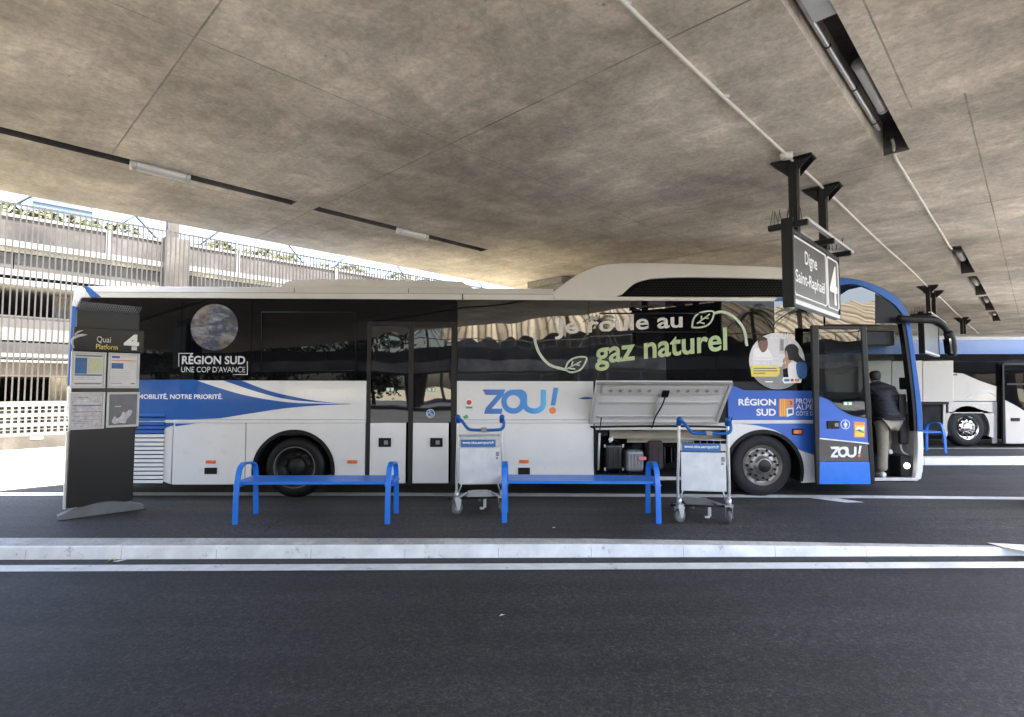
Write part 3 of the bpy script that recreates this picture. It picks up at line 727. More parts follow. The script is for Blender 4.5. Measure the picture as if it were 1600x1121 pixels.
# front lower blue with the curved white edge over the arch
crv = smooth([B(1155, 662.5), B(1186, 666), B(1218, 676), B(1242, 699), B(1262, 708), B(1287, 714)], 6)
panel('livery_stripe', crv+[(X(1287), ZT0-.004)], M['blue2'], -.003, .01, 0)

# middle door
md = MB(); XM0, XM1 = X(573), X(713)
md.box(XM0, XM1, BY+.035, BY+.06, ZS+.03, B(640, 503)[1], M['black']); 
zt = B(640, 503)[1]
md.box(XM0, X(579), BY-.004, BY+.04, ZS, zt, M['frame']); md.box(X(638.5), X(645.5), BY-.004, BY+.04, ZS, zt, M['frame']); md.box(X(705), XM1, BY-.004, BY+.04, ZS, zt, M['frame'])
md.box(X(579), X(638.5), BY-.003, BY+.04, zt-.06, zt, M['frame']); md.box(X(645.5), X(705), BY-.003, BY+.04, zt-.06, zt, M['frame'])
mdo = md.build('middle_door', bus, bevel=.006)
for u0, u1, hu in ((579, 638.5, 601.5), (645.5, 705, 682)):
    x0, x1 = X(u0)+.004, X(u1)-.004
    MB().box(x0, x1, BY+.004, BY+.03, 1.155, zt-.065, M['mid_glass']).build('pane', mdo)
    MB().box(x0, x1-.03, BY-.002, BY+.03, ZS+.01, 1.148, M['white']).build('door_panel', mdo, bevel=.006)
    c = B(hu, 691.5); hb = MB(); hb.box(c[0]-.095, c[0]+.095, BY-.02, BY+.0, c[1]-.068, c[1]+.068, M['black']); hb.box(c[0]-.01, c[0]+.05, BY-.026, BY-.018, c[1]-.03, c[1]+.03, M['grey'])
    hb.build('handle', mdo, bevel=.008)
    c = B(hu+8 if hu < 640 else hu-8, 609); e = MB(); e.box(c[0]-.06, c[0]+.06, BY-.001, BY+.006, c[1]-.032, c[1]+.032, M['exitgreen'])
    e.box(c[0]-.05, c[0]-.01, BY-.003, BY, c[1]-.022, c[1]+.022, M['txt']); e.box(c[0]+.02, c[0]+.05, BY-.003, BY, c[1]-.022, c[1]+.022, M['txt']); e.build('exit_sticker', mdo)
c = B(672.5, 646.5); ic = MB(); ic.disc(c, .066, BY-.001, BY+.006, M['txt'], 28); ic.disc(c, .059, BY-.003, BY, M['bluep'], 28)
ic.disc((c[0]-.006, c[1]+.038), .009, BY-.006, BY-.002, M['txt'], 12)
ic.tube([(c[0]-.008, BY-.005, c[1]+.025), (c[0]-.004, BY-.005, c[1]-.004), (c[0]+.02, BY-.005, c[1]-.006), (c[0]+.032, BY-.005, c[1]-.035)], .0055, M['txt'], 6)
ic.tube([(c[0]-.012+.032*math.cos(R(a)), BY-.005, c[1]-.014+.032*math.sin(R(a))) for a in range(110, 350, 20)], .005, M['txt'], 6)
ic.build('wheelchair_sticker', mdo)

# small fittings on the flank
def marker(u0, v0, u1, v1, m, name, parent=bus):
    mb = MB(); (x0, z1), (x1, z0) = B(u0, v0), B(u1, v1); mb.box(x0, x1, BY-.016, BY+.01, z0, z1, m)
    return mb.build(name, parent, bevel=.006)
for r_ in ((322, 719.5, 337, 724.5), (543, 719.5, 558, 724.5), (811, 719, 826, 724)): marker(*r_, M['orange'], 'side_marker')
fmk = marker(1237, 670, 1254, 680, M['black'], 'side_indicator'); MB().prism(rectpx(1239, 672, 1252, 678), BY-.022, BY-.012, M['orange']).build('lens', fmk, bevel=.004)
for r_ in ((320, 731, 339, 741), (809.5, 731, 828, 741.5)): marker(*r_, M['black'], 'flap_latch')
eb = MB(); eb.disc(B(733, 629), .062, BY-.006, BY+.01, M['txt'], 24); eb.disc(B(733, 629), .038, BY-.03, BY-.004, M['red'], 20); eb.build('emergency_button', bus)
MB().prism(rectpx(728, 635.5, 738, 638.5), BY-.004, BY+.01, M['exitgreen']).build('button_label', bus)
MB().prism([B(723, 651), B(730, 648), B(732, 653), B(726, 655)], BY-.004, BY+.01, M['exitgreen']).build('leaf_sticker', bus)

# wheels
def wheel(cx, rimm, dish, name='wheel', tm='rubber', k_=1.):
    c = (cx, BY+.05, .485*k_)
    ty = MB(); r = .485
    ty.lathe(c, [(a_*k_, b_) for a_, b_ in [(.29, .01), (.34, -.012), (.41, -.012), (.455, .0), (.478, .03), (r, .07), (r, .23), (.46, .27), (.3, .27)]], M[tm], 56)
    for k in range(5): ty.lathe(c, [(a_*k_, b_) for a_, b_ in [(.487, .075+k*.034), (.489, .08+k*.034), (.489, .093+k*.034), (.487, .098+k*.034)]], M['black'], 56)
    wo = bpy.data.objects.new(name, None); COL.objects.link(wo); wo.parent = bus
    wo.location = (0, 0, 0)
    ty.build('tyre', wo)
    rm = MB()
    if dish > .05:
        rm.lathe(c, [(.315, -.014), (.315, -.004), (.29, .0), (.27, .03), (.255, dish), (.15, dish+.02), (.135, dish-.05), (.12, dish-.07), (.0, dish-.075)], rimm, 48)
        rm.lathe(c, [(.318, -.016), (.31, -.02), (.303, -.012)], M['casterg'], 48)
        for k in range(10):
            a = 2*math.pi*k/10; p = (cx+.195*math.cos(a), BY+.05+dish+.01, c[2]+.195*math.sin(a)); rm.cyl(p, (p[0], p[1]-.035, p[2]), .018, M['darkrim'], 6)
    else:
        rm.lathe(c, [(.315, -.014), (.30, -.002), (.27, .02), (.25, .03), (.235, .0), (.17, -.03), (.135, -.035), (.125, -.06), (.11, -.075), (.06, -.08), (0, -.08)], rimm, 48)
        for k in range(10):
            a = 2*math.pi*(k+.5)/10; p = (cx+.192*math.cos(a), BY+.05-.018, .485+.192*math.sin(a))
            rm.cyl(p, (p[0], p[1]-.035, p[2]), .019, M['darkrim'], 6); 
            a2 = a+math.pi/10; q = (cx+.24*math.cos(a2), BY+.05-.0, .485+.24*math.sin(a2)); rm.cyl(q, (q[0], q[1]-.012, q[2]), .02, M['black'], 10)
        rm.lathe(c, [(.1, -.083), (.09, -.09), (.0, -.092)], M['darkrim'], 24)
    rm.build('rim', wo)
wheel(WR[0], M['darkrim'], .14, tm='black', k_=.955); wheel(WF[0], M['alu'], 0)  # rear tyre and rim coloured darker for the shade under the bus
for cx in (WR[0], WF[0]):
    mb = MB(); mb.lathe((cx, BY+BW-.32, .485), [(.1, .27), (.3, .27), (.45, .25), (.485, .2), (.485, .05), (.3, .0)], M['rubber'], 32); mb.build('wheel', bus)
# ---- luggage hold
hd = MB(); hy = BY+1.6
hd.box(HX0, HX1, BY+.02, hy, .25, HZ0, M['lining']); hd.box(HX0, HX1, hy, hy+.02, HZ0, HZ1, M['lining'])
hd.box(HX0-.02, HX0, BY+.03, hy, HZ0, HZ1, M['lining']); hd.box(HX1, HX1+.02, BY+.03, hy, HZ0, HZ1, M['lining']); hd.box(HX0, HX1, BY+.04, hy, HZ1, HZ1+.02, M['lining'])
hold = hd.build('luggage_hold', bus)
MB().box(HX0-.01, HX1+.01, BY+.0, BY+.035, HZ1-.10, HZ1+.01, M['flapin']).build('hold_lintel', hold, bevel=.006)
MB().box(HX0, HX0+.25, BY+.30, BY+.32, HZ1-.22, HZ1-.12, M['black']).build('hold_rail', hold)
MB().box(HX0+.28, HX1, BY+.30, BY+.33, HZ1-.26, HZ1-.11, M['wood']).build('hold_rail', hold)
MB().box(HX0+.6, HX1-.4, BY+.45, BY+.5, HZ1-.34, HZ1-.27, M['wood']).build('hold_rail', hold)
MB().box(HX0, HX1, BY-.004, BY+.035, .265, HZ0+.006, M['silver']).build('hold_sill', hold, bevel=.004)
MB().tube(smooth([(HX0+.0, BY-.01, .45), (HX0+.0, BY-.01, 1.02), (HX0+.08, BY-.01, HZ1-.05), (HX1-.12, BY-.01, HZ1-.05), (HX1-.02, BY-.01, 1.0)], 5), .016, M['black'], 8).build('hold_seal', hold)
for x in (HX0+.04, HX1-.06):
    MB().cyl((x, BY+.02, .42), (x, BY-.12, 1.0), .018, M['silver'], 10).cyl((x, BY-.12, 1.0), (x, BY-.28, 1.25), .009, M['black'], 8).build('gas_strut', hold)
# raised flap: hinge on the trim, free edge up and towards the camera
hA, hB = at(925.5, 664, BY-.03), at(1124, 658, BY-.03)
tA, tB = at(931.5, 597, BY-.62), at(1145, 597, BY-.62)
zt_ = (tA.z+tB.z)/2; tA.z = tB.z = zt_; zh = (hA.z+hB.z)/2; hA.z = hB.z = zh
tA.x, tB.x = tA.x, tB.x; ex = (tB-tA).normalized()
hA = Vector((tA.x-.0, hA.y, zh)); hB = Vector((tB.x-.0, hB.y, zh))
ey = (tA-hA); Lf = ey.length; ey.normalize(); en = ex.cross(ey).normalized()
if en.y > 0: en = -en                              # en looks at the camera (inner face)
Wf = (tB-tA).length
def fl_box(x0, x1, y0, y1, n0, n1, m, mb=None):
    mb = mb or MB(); return mb.obox(hA+ex*x0+ey*y0+en*n0, ex*(x1-x0), ey*(y1-y0), en*(n1-n0), m)
flap = fl_box(0, Wf, 0, Lf, -.03, 0, M['white']).build('luggage_flap', bus, bevel=.006)
mb = MB(); fl_box(.0, Wf, .0, .05, .0, .03, M['flapin'], mb); fl_box(0, Wf, Lf-.03, Lf, 0, .04, M['grey'], mb); fl_box(0, .045, .05, Lf-.03, 0, .03, M['flapin'], mb); fl_box(Wf-.045, Wf, .05, Lf-.03, 0, .03, M['flapin'], mb)
mb.build('flap_rim', flap, bevel=.008)
mb = MB(); fl_box(.1, Wf-.1, Lf*.49, Lf*.55, 0, .02, M['flapin'], mb); fl_box(.1, Wf-.1, Lf*.14, Lf*.2, 0, .02, M['flapin'], mb); mb.build('flap_rib', flap, bevel=.008)
mb = MB(); fl_box(.10, Wf-.1, Lf*.76, Lf*.93, .0, .05, M['flapin'], mb)
for i in range(12):
    if 5 <= i <= 6: continue
    x = .22+i*(Wf-.44)/11; c = hA+ex*x+ey*(Lf*.845)+en*.0505
    mb.prism3([c+ex*.03*math.cos(2*math.pi*k/14)+ey*.03*math.sin(2*math.pi*k/14) for k in range(14)], en*.003, M['grey'])
mb.build('flap_stiffener', flap, bevel=.006)
mb = MB(); fl_box(Wf*.49, Wf*.54, Lf*.72, Lf*.86, .05, .075, M['black'], mb); fl_box(Wf*.475, Wf*.49, Lf*.2, Lf*.7, 0, .05, M['silver'], mb)
mb.build('flap_lock', flap)
P = [hA+ex*Wf*.515+ey*Lf*.75+en*.09, hA+ex*Wf*.515+ey*Lf*.5+en*.06, hA+ex*Wf*.49+ey*Lf*.2+en*.05, hA+ex*Wf*.49-ey*.08+en*.03, hA+ex*Wf*.46-ey*.15, hA+ex*Wf*.35-ey*.17]
MB().tube(smooth(P, 5), .011, M['black'], 8).build('flap_cable', flap)

# ---- front: cap, pillars, windscreen, doorway
oc = smooth([B(1308.5, 433.5), B(1330, 435.5), B(1351, 440), B(1377, 449.5), B(1399, 462), B(1412.5, 478), B(1420.5, 494), B(1425, 519), B(1433, 578), B(1440.5, 637), B(1442, 674)], 4)
ic_ = smooth([B(1308.5, 447), B(1328, 444), B(1347, 447.5), B(1368, 457.5), B(1393, 473), B(1404, 484), B(1412, 497), B(1417, 519), B(1425, 578), B(1431.5, 637), B(1433.5, 674)], 4)
MB().band(oc, ic_, BY-.004, BY+.09, M['blue']).build('front_pillar', bus, bevel=.01); MB().band(oc, ic_, BY+BW-.09, BY+BW, M['blue']).build('front_pillar', bus, bevel=.01)
ol = [B(1442, 675), B(1443, 700), B(1442, 735), B(1439, 749)]; il = [B(1433.5, 675), B(1434, 700), B(1432.5, 735), B(1429, 751)]
MB().band(ol, il, BY-.004, BY+.09, M['white']).build('front_pillar', bus, bevel=.01); MB().band(ol, il, BY+BW-.09, BY+BW, M['white']).build('front_pillar', bus, bevel=.01)
k = 22
cap = oc[:k]; MB().band(cap, [(x-.02, z-.05) for x, z in cap], BY+.092, BY+BW-.092, M['blue']).build('front_cap', bus)
scr = oc[k-1:38]; MB().band([(x-.012, z) for x, z in scr], [(x-.02, z) for x, z in scr], BY+.092, BY+BW-.092, M['screen_glass']).build('windscreen', bus)
bot = oc[37:]+ol; MB().band([(x-.002, z) for x, z in bot], [(x-.06, z) for x, z in bot], BY+.092, BY+BW-.092, M['white']).build('front_panel', bus)
MB().band([(x-.014, z) for x, z in ic_[24:]], [(x-.055, z) for x, z in ic_[24:]], BY+.0, BY+.10, M['black']).build('door_seal', bus)
# dashboard, rail, ticket machine, lamp
MB().prism([(XF-.10, 1.62), (XF-.55, 1.52), (XF-.60, 1.05), (XF-.45, .60), (XF-.12, .60)], BY+.75, BY+BW-.1, M['black']).build('dashboard', bus, bevel=.03)
MB().box(X(1411), X(1424), BY+.1, BY+.16, .8, 1.6, M['black']).build('dash_side', bus, bevel=.02)
mb = MB(); mb.box(X(1407), X(1424), BY+.06, BY+.5, .30, .62, M['void']); mb.build('entrance_post', bus, bevel=.01)
pr = [at(u, v, BY+.2) for u, v in ((1403, 655), (1405, 672), (1407, 698), (1411, 707), (1419, 711))]
MB().tube(smooth([tuple(p) for p in pr], 4), .018, M['silver'], 8).build('grab_rail', bus)
c = at(1416.5, 728, BY+.06); lp = MB(); lp.lathe((c.x, c.y, c.z), [(.045, .0), (.045, -.015), (.035, -.025), (.0, -.028)], M['lamp_on'], 18); lp.build('step_lamp', bus)
c0, c1 = at(1411, 590, BY+.25), at(1427, 609, BY+.25); MB().box(c0.x, c1.x, BY+.2, BY+.35, c1.z, c0.z, M['black']).build('ticket_machine', bus, bevel=.015)
MB().box(X(1285), X(1429), BY-.006, BY+.1, .245, .29, M['silver']).build('door_sill', bus, bevel=.006)
# ceiling inside, dark destination box, partition behind driver
MB().box(X(1292), X(1405), BY+.1, BY+BW-.1, Zb(508, 1350)+.03, Zb(508, 1350)+.07, M['frame']).build('inner_ceiling', bus)
MB().box(X(1365), X(1412), BY+.15, BY+BW-.2, 2.38, 2.62, M['black']).build('destination_box', bus, bevel=.02)
st = MB(); st.box(X(1300), X(1330), BY+1.5, BY+2.1, .95, 1.9, M['case_black']); st.box(X(1318), X(1362), BY+1.5, BY+2.1, .95, 1.1, M['case_black']); st.build('driver_seat', bus, bevel=.06)

# ---- open door leaf, standing proud of the flank
LY = BY-.24
def L(u, v): p = at(u, v, LY); return (p.x, p.z)
lf = MB()
lf.prism([L(1268, 508), L(1280, 508.5), L(1281, 757), L(1276, 758)], LY, LY+.05, M['frame'])
lf.prism([L(1345, 509), L(1354, 509), L(1368, 757), L(1361, 758)], LY, LY+.05, M['frame'])
lf.prism([L(1280.2, 508.5), L(1344.8, 509), L(1345.2, 515), L(1280.2, 514.5)], LY+.001, LY+.049, M['frame'])
leaf = lf.build('front_door', bus, bevel=.012)
edge = smooth([L(1280.5, 619), L(1290, 622), L(1300, 627), L(1312, 638), L(1330, 648), L(1347, 651.5), L(1361.5, 654)], 4)
edr = [(x, z-.012) for x, z in edge]
MB().prism([L(1280.4, 514.8), L(1345, 515.3)]+[L(1352.6, 640)]+[(x, z+.003) for x, z in edge[::-1]], LY+.015, LY+.025, M['door_glass']).build('pane', leaf)
MB().prism(edge+[L(1362, 695), L(1281, 686)], LY+.006, LY+.045, M['blue2']).build('door_panel', leaf, bevel=.004)
MB().band(edge, edr, LY+.0, LY+.006, M['frame']).build('pane_frame', leaf)
MB().prism([L(1281, 686.5), L(1362, 695.3), L(1363.5, 721), L(1281, 721)], LY+.012, LY+.03, M['glass']).build('pane', leaf)
MB().prism([L(1281, 684.5), L(1362, 693), L(1362, 694.8), L(1281, 686.3)], LY+.001, LY+.006, M['txt']).build('livery_stripe', leaf)
MB().prism([L(1281, 722), L(1362.5, 722), L(1364, 757), L(1281, 757)], LY+.006, LY+.045, M['benchblue']).build('door_panel', leaf, bevel=.004)
hb = MB(); hb.prism([L(1292.5, 658), L(1311, 658), L(1311, 670), L(1292.5, 670)], LY-.014, LY+.01, M['black']); hb.prism([L(1303, 661), L(1309, 661), L(1309, 667), L(1303, 667)], LY-.02, LY-.012, M['grey']); hb.build('handle', leaf, bevel=.006)
c = L(1321, 663.5); pg = MB(); pg.disc(c, .072, LY+.002, LY+.008, M['txt'], 28); pg.disc(c, .062, LY, LY+.004, M['blue2'], 28); pg.disc((c[0], c[1]+.036), .012, LY-.003, LY+.002, M['txt'], 12)
pg.prism([(c[0]-.022, c[1]+.02), (c[0]+.022, c[1]+.02), (c[0]+.03, c[1]-.015), (c[0]+.014, c[1]-.012), (c[0]+.012, c[1]-.05), (c[0]-.012, c[1]-.05), (c[0]-.014, c[1]-.012), (c[0]-.03, c[1]-.015)], LY-.003, LY+.002, M['txt']); pg.build('pictogram', leaf)
sk = MB(); sk.prism([L(1334.5, 659), L(1352, 660), L(1352, 684), L(1334.5, 684)], LY+.003, LY+.008, M['orangeprint']); sk.prism([L(1336, 665), L(1350.5, 665), L(1350.5, 682.5), L(1336, 682.5)], LY, LY+.005, M['yellow'])
sk.prism([L(1336, 671), L(1341, 667), L(1347, 670), L(1350, 666), L(1350, 671), L(1343, 674)], LY-.002, LY+.002, M['txt']); sk.prism([L(1336, 673), L(1343, 671), L(1350.5, 676), L(1348, 677), L(1342, 674)], LY-.002, LY+.001, M['exitgreen']); sk.build('sticker', leaf)
e = MB(); e.prism([L(1318, 628), L(1332.5, 628), L(1332.5, 634), L(1318, 634)], LY+.008, LY+.013, M['exitgreen']); e.prism([L(1319.5, 629), L(1324, 629), L(1324, 633), L(1319.5, 633)], LY+.006, LY+.009, M['txt']); e.prism([L(1326.5, 629), L(1331, 629), L(1331, 633), L(1326.5, 633)], LY+.006, LY+.009, M['txt']); e.build('exit_sticker', leaf)

# ---- mirror on its arm
YM = BY-.1
pm = [at(u, v, YM) for u, v in ((1404, 497), (1420, 499), (1440, 499.5), (1460, 501), (1474, 510), (1483, 524))]
pp = smooth([tuple(p) for p in pm], 5); n_ = len(pp)
mr = MB(); mr.tube(pp, [.045+.02*math.sin(math.pi*min(1, i/n_*1.2)) for i in range(n_)], M['black'], 10); arm = mr.build('mirror_arm', bus)
mh = MB(); a, b = [at(u, v, YM) for u, v in ((1483, 522), (1487, 556))]
mh.tube(smooth([tuple(at(1480, 518, YM)), tuple(at(1485, 530, YM)), tuple(at(1487.5, 545, YM)), tuple(at(1487, 557, YM))], 4), [.05, .065, .07, .072, .072, .072, .072, .072, .072, .072, .068, .065, .05], M['black'], 12)
mh.build('mirror_head', arm)
MB().prism([(p.x, p.z) for p in (at(1478, 530, YM), at(1481, 530, YM), at(1484, 553, YM), at(1481, 553, YM))], YM-.06, YM+.06, M['mirror']).build('mirror_glass', arm)

# ---- logos and lettering on the flank
ex_, ez_ = (1, 0, 0), (0, 0, 1)
def btext(name, s, m, u0, v1, u1, v0, bold=0., rot=0., dy=-.004, parent=bus, spacing=1., shear=0.):
    a = at(u0, v1, BY+dy); b = at(u1, v1, BY+dy); c = at(u0, v0, BY+dy)
    return text(name, s, m, parent, (a.x, BY+dy, a.z), ex_, ez_, (b.x-a.x), c.z-a.z, bold, rot=rot, spacing=spacing, shear=shear)
btext('lettering', 'R\u00c9GION SUD', M['txtgrey'], 284, 569.5, 383, 553, .028)
btext('lettering', "UNE COP D'AVANCE", M['txtgrey'], 283, 582, 383, 573, .0)
br = MB(); br.prism(rectpx(279, 552, 280, 573), BY-.003, BY+.002, M['txtgrey']); br.prism(rectpx(280.2, 552, 302, 553), BY-.003, BY+.002, M['txtgrey']); br.prism(rectpx(386, 565, 387, 586), BY-.003, BY+.002, M['txtgrey']); br.prism(rectpx(364, 585, 385.8, 586), BY-.003, BY+.002, M['txtgrey']); br.build('logo_bracket', bus)
c = B(335, 511.5); MB().disc(c, .358, BY-.003, BY+.004, M['earth'], 64).build('planet_print', bus)
btext('lettering', 'MOBILIT\u00c9, NOTRE PRIORIT\u00c9.', M['txt'], 216, 625, 347.5, 614.5, .022)
btext('lettering', 'R\u00c9GION', M['txt'], 1154, 634, 1212.5, 621, .03); btext('lettering', 'SUD', M['txt'], 1182, 650, 1212.5, 639, .03)
for i, (s_, u1) in enumerate((('PROVENCE', 1306), ('ALPES', 1276), ("C\u00d4TE D'AZUR", 1318))): btext('lettering', s_, M['txt'], 1244, 631+i*9.3, min(u1, 1292) if i else 1292, 623+i*9.3, .0)
em = MB(); em.prism(rectpx(1217, 623.5, 1228.5, 651), BY-.004, BY+.004, M['yellow'])
for i in range(4): em.prism(rectpx(1217+i*3, 623.5, 1218.7+i*3, 651), BY-.0055, BY, M['orangeprint'])
em.prism([B(1229, 624), B(1240, 623.5), B(1240, 636.5), B(1229, 637.5)], BY-.004, BY+.004, M['orangeprint']); em.prism([B(1229, 638), B(1240, 637), B(1240, 648), B(1229, 652)], BY-.004, BY+.004, M['txt'])
em.prism([B(1231, 640), B(1238, 639.5), B(1238, 646), B(1231, 647)], BY-.0055, BY-.002, M['bluep']); em.disc(B(1234.5, 630), .035, BY-.0055, BY-.002, M['bluep'], 16); em.disc(B(1232.5, 630), .026, BY-.007, BY-.003, M['orangeprint'], 14); em.build('regional_emblem', bus)
def zou(u0, v0, u1, v1, mat, dotm, Yp, parent, name='logo'):
    def q(a, b): p = at(u0+(u1-u0)*a, v0+(v1-v0)*b, Yp); return (p.x, p.z)
    mb = MB(); y0, y1 = Yp-.003, Yp+.002
    mb.prism([q(0, .07), q(.30, .07), q(.27, .30), q(.12, .80), q(.26, .80), q(.25, 1), q(.02, 1), q(.04, .78), q(.19, .28), q(.04, .28)], y0, y1, mat)
    def rng(cx, cy, rx, ry, t, a0, a1, n=26):
        o, i_ = [], []
        for k in range(n+1):
            a = R(a0+(a1-a0)*k/n)
            o.append(q(cx+rx*math.cos(a), cy-ry*math.sin(a))); i_.append(q(cx+(rx-t*.333)*math.cos(a), cy-(ry-t)*math.sin(a)))
        mb.band(o, i_, y0, y1, mat)
    rng(.405, .535, .16, .465, .215, 0, 360)
    # U hung from the top of the O
    mb.band([q(.405, .07), q(.52, .07), q(.565, .16), q(.585, .3)], [q(.405, .27), q(.48, .27), q(.51, .32), q(.515, .4)], y0-.001, y1, mat)
    mb.band([q(.515, .4), q(.515, .62)], [q(.585, .3), q(.585, .62)], y0-.0014, y1, mat)
    o, i_ = [], []
    for k in range(15):
        a = R(180+180*k/14); o.append(q(.675+.16*math.cos(a), .62-.38*math.sin(a))); i_.append(q(.675+.088*math.cos(a), .62-.17*math.sin(a)))
    mb.band(o, i_, y0-.0018, y1, mat)
    mb.prism([q(.763, .62), q(.835, .62), q(.835, .08), q(.763, .08)], y0, y1, mat)
    ob = mb.build(name, parent)
    b2 = MB(); b2.prism([q(.93, .0), q(1.0, .0), q(.955, .68), q(.895, .68)], y0, y1, mat); c_ = q(.92, .87); b2.disc(c_, abs(q(.045, 0)[0]-q(0, 0)[0]), y0, y1, dotm, 20)
    b2.build('exclamation_mark', parent)
zou(754, 606, 873, 647, M['zou'], M['orangeprint'], BY-.002, bus)
zou(1297, 697, 1346, 715, M['txt'], M['orangeprint'], LY+.009, leaf)
# gas slogan
def slant(o, x0, k):
    for v_ in o.data.vertices: v_.co.z += (v_.co.x+bus.location.x-x0)*k
def bold2(*a, **k): return btext(*a, **k)
slant(btext('lettering', 'Je roule au', M['txtwarm'], 867, 531, 1067, 498.5, .02, dy=-.006), X(867), .062)
slant(btext('lettering', 'gaz naturel', M['txtgreen'], 930, 581, 1137, 533.5, .022, dy=-.006), X(930), .11)
def arcpx(pts, r=.018, n=6):
    P = smooth([(B(*p)[0], BY-.004, B(*p)[1]) for p in pts], n); o, i_ = [], []
    for k in range(len(P)):
        a, b = Vector(P[max(k-1, 0)]), Vector(P[min(k+1, len(P)-1)]); d = (b-a).normalized(); nn = Vector((-d.z, 0, d.x))*r
        p = Vector(P[k]); o.append(((p+nn).x, (p+nn).z)); i_.append(((p-nn).x, (p-nn).z))
    return o, i_
for arc, leaf_, veins in (
    (((835, 521), (837, 538), (845, 556), (860, 571), (884, 578)), ((883, 578), (888, 566), (900, 559), (916, 559), (913, 570), (905, 579), (892, 582), (883, 578)), (((883, 578), (908, 565)), ((893, 573), (895, 565)), ((899, 570), (906, 571)), ((889, 576), (899, 577)))),
    (((1114, 490), (1130, 488), (1148, 497), (1162, 515), (1167, 541)), ((1081, 512), (1084, 498), (1094, 489), (1114, 487), (1113, 499), (1106, 508), (1094, 512), (1081, 512)), (((1089, 506), (1109, 491)), ((1096, 501), (1096, 494)), ((1101, 497), (1107, 498)), ((1093, 504), (1101, 506))))):
    mb = MB(); o, i_ = arcpx(arc, .021); mb.band(o, i_, BY-.006, BY+.002, M['palegreen'])
    o, i_ = arcpx(leaf_, .013, 5); mb.band(o, i_, BY-.0065, BY+.002, M['palegreen'])
    for vn in veins:
        o, i_ = arcpx(vn, .010, 2); mb.band(o, i_, BY-.0065, BY+.002, M['palegreen'])
    mb.build('leaf_logo', bus)
# round poster
c = B(1214, 564.5); RR = .443
po = MB(); po.disc(c, RR, BY-.003, BY+.004, M['paperw'], 64)
def P_(u, v): return B(1130+u/3.397, 460+v/3.397)
def pl(mb, pts, k, m, sm=0): mb.prism(smooth([P_(*p) for p in pts], sm, True) if sm else [P_(*p) for p in pts], BY-.003-.0012*k, BY-.002, m)
low = [(c[0]+RR*.995*math.cos(R(a)), c[1]+RR*.995*math.sin(R(a))) for a in range(192, 349, 4)]
po.prism(low, BY-.0042, BY-.002, M['grey'])
pl(po, [(160, 330), (160, 300), (185, 285), (235, 290), (262, 335), (250, 350), (165, 350)], 2, M['txt'], 4)
pl(po, [(183, 250), (192, 232), (212, 226), (232, 240), (236, 270), (226, 300), (206, 308), (190, 285)], 3, M['skinbrown'], 4)
pl(po, [(183, 255), (188, 236), (210, 226), (232, 236), (228, 244), (200, 246)], 4, M['hair'], 3)
pl(po, [(296, 225), (345, 225), (345, 315), (296, 315)], 2, M['silver'])
pl(po, [(302, 240), (320, 240), (320, 300), (302, 300)], 3, M['grey'])
pl(po, [(318, 345), (345, 330), (360, 355), (352, 390), (320, 420), (312, 400)], 3, M['skinpale'], 3)
pl(po, [(326, 290), (345, 268), (375, 266), (398, 290), (402, 325), (440, 365), (436, 378), (390, 362), (370, 352), (352, 350), (330, 330)], 4, M['hair'], 4)
pl(po, [(330, 300), (338, 310), (345, 345), (335, 352), (328, 330)], 5, M['skinpale'], 3)
pl(po, [(345, 372), (372, 362), (395, 378), (400, 440), (345, 440)], 5, M['txt'], 3)
pl(po, [(385, 372), (415, 360), (440, 372), (442, 430), (425, 450), (395, 440)], 6, M['bluep'], 3)
pl(po, [(315, 400), (340, 390), (345, 440), (320, 440)], 5, M['navy'])
pl(po, [(142, 380), (285, 380), (298, 395), (298, 424), (284, 438), (150, 438)], 6, M['yellow'])
pl(po, [(318, 442), (420, 440), (410, 470), (322, 474), (312, 458)], 6, M['txt'])
for a, b, m_ in ((322, 350, 'bluep'), (356, 372, 'red'), (378, 400, 'orangeprint')): pl(po, [(a, 450), (b, 450), (b, 463), (a, 463)], 7, M[m_])
for i in range(3): pl(po, [(160, 391+i*13), (282-i*30 if i != 1 else 286, 391+i*13), (282-i*30 if i != 1 else 286, 397+i*13), (160, 397+i*13)], 7, M['greyfoot'])
pl(po, [(222, 462), (262, 462), (262, 468), (222, 468)], 6, M['txt'])
pr_ = po.build('round_poster', bus)
for s_, a, b, v1, v0 in (('Gr\u00e2ce \u00e0 vous,', 158, 296, 348, 330), ("Elsa va \u00e0 l'\u00e9cole !", 158, 330, 373, 355), ('ZOU!', 243, 342, 236, 210)):
    p0, p1, p2 = P_(a, v1), P_(b, v1), P_(a, v0)
    text('lettering', s_, M['txt'], pr_, (p0[0], BY-.013, p0[1]), ex_, ez_, p1[0]-p0[0], p2[1]-p0[1], .03)

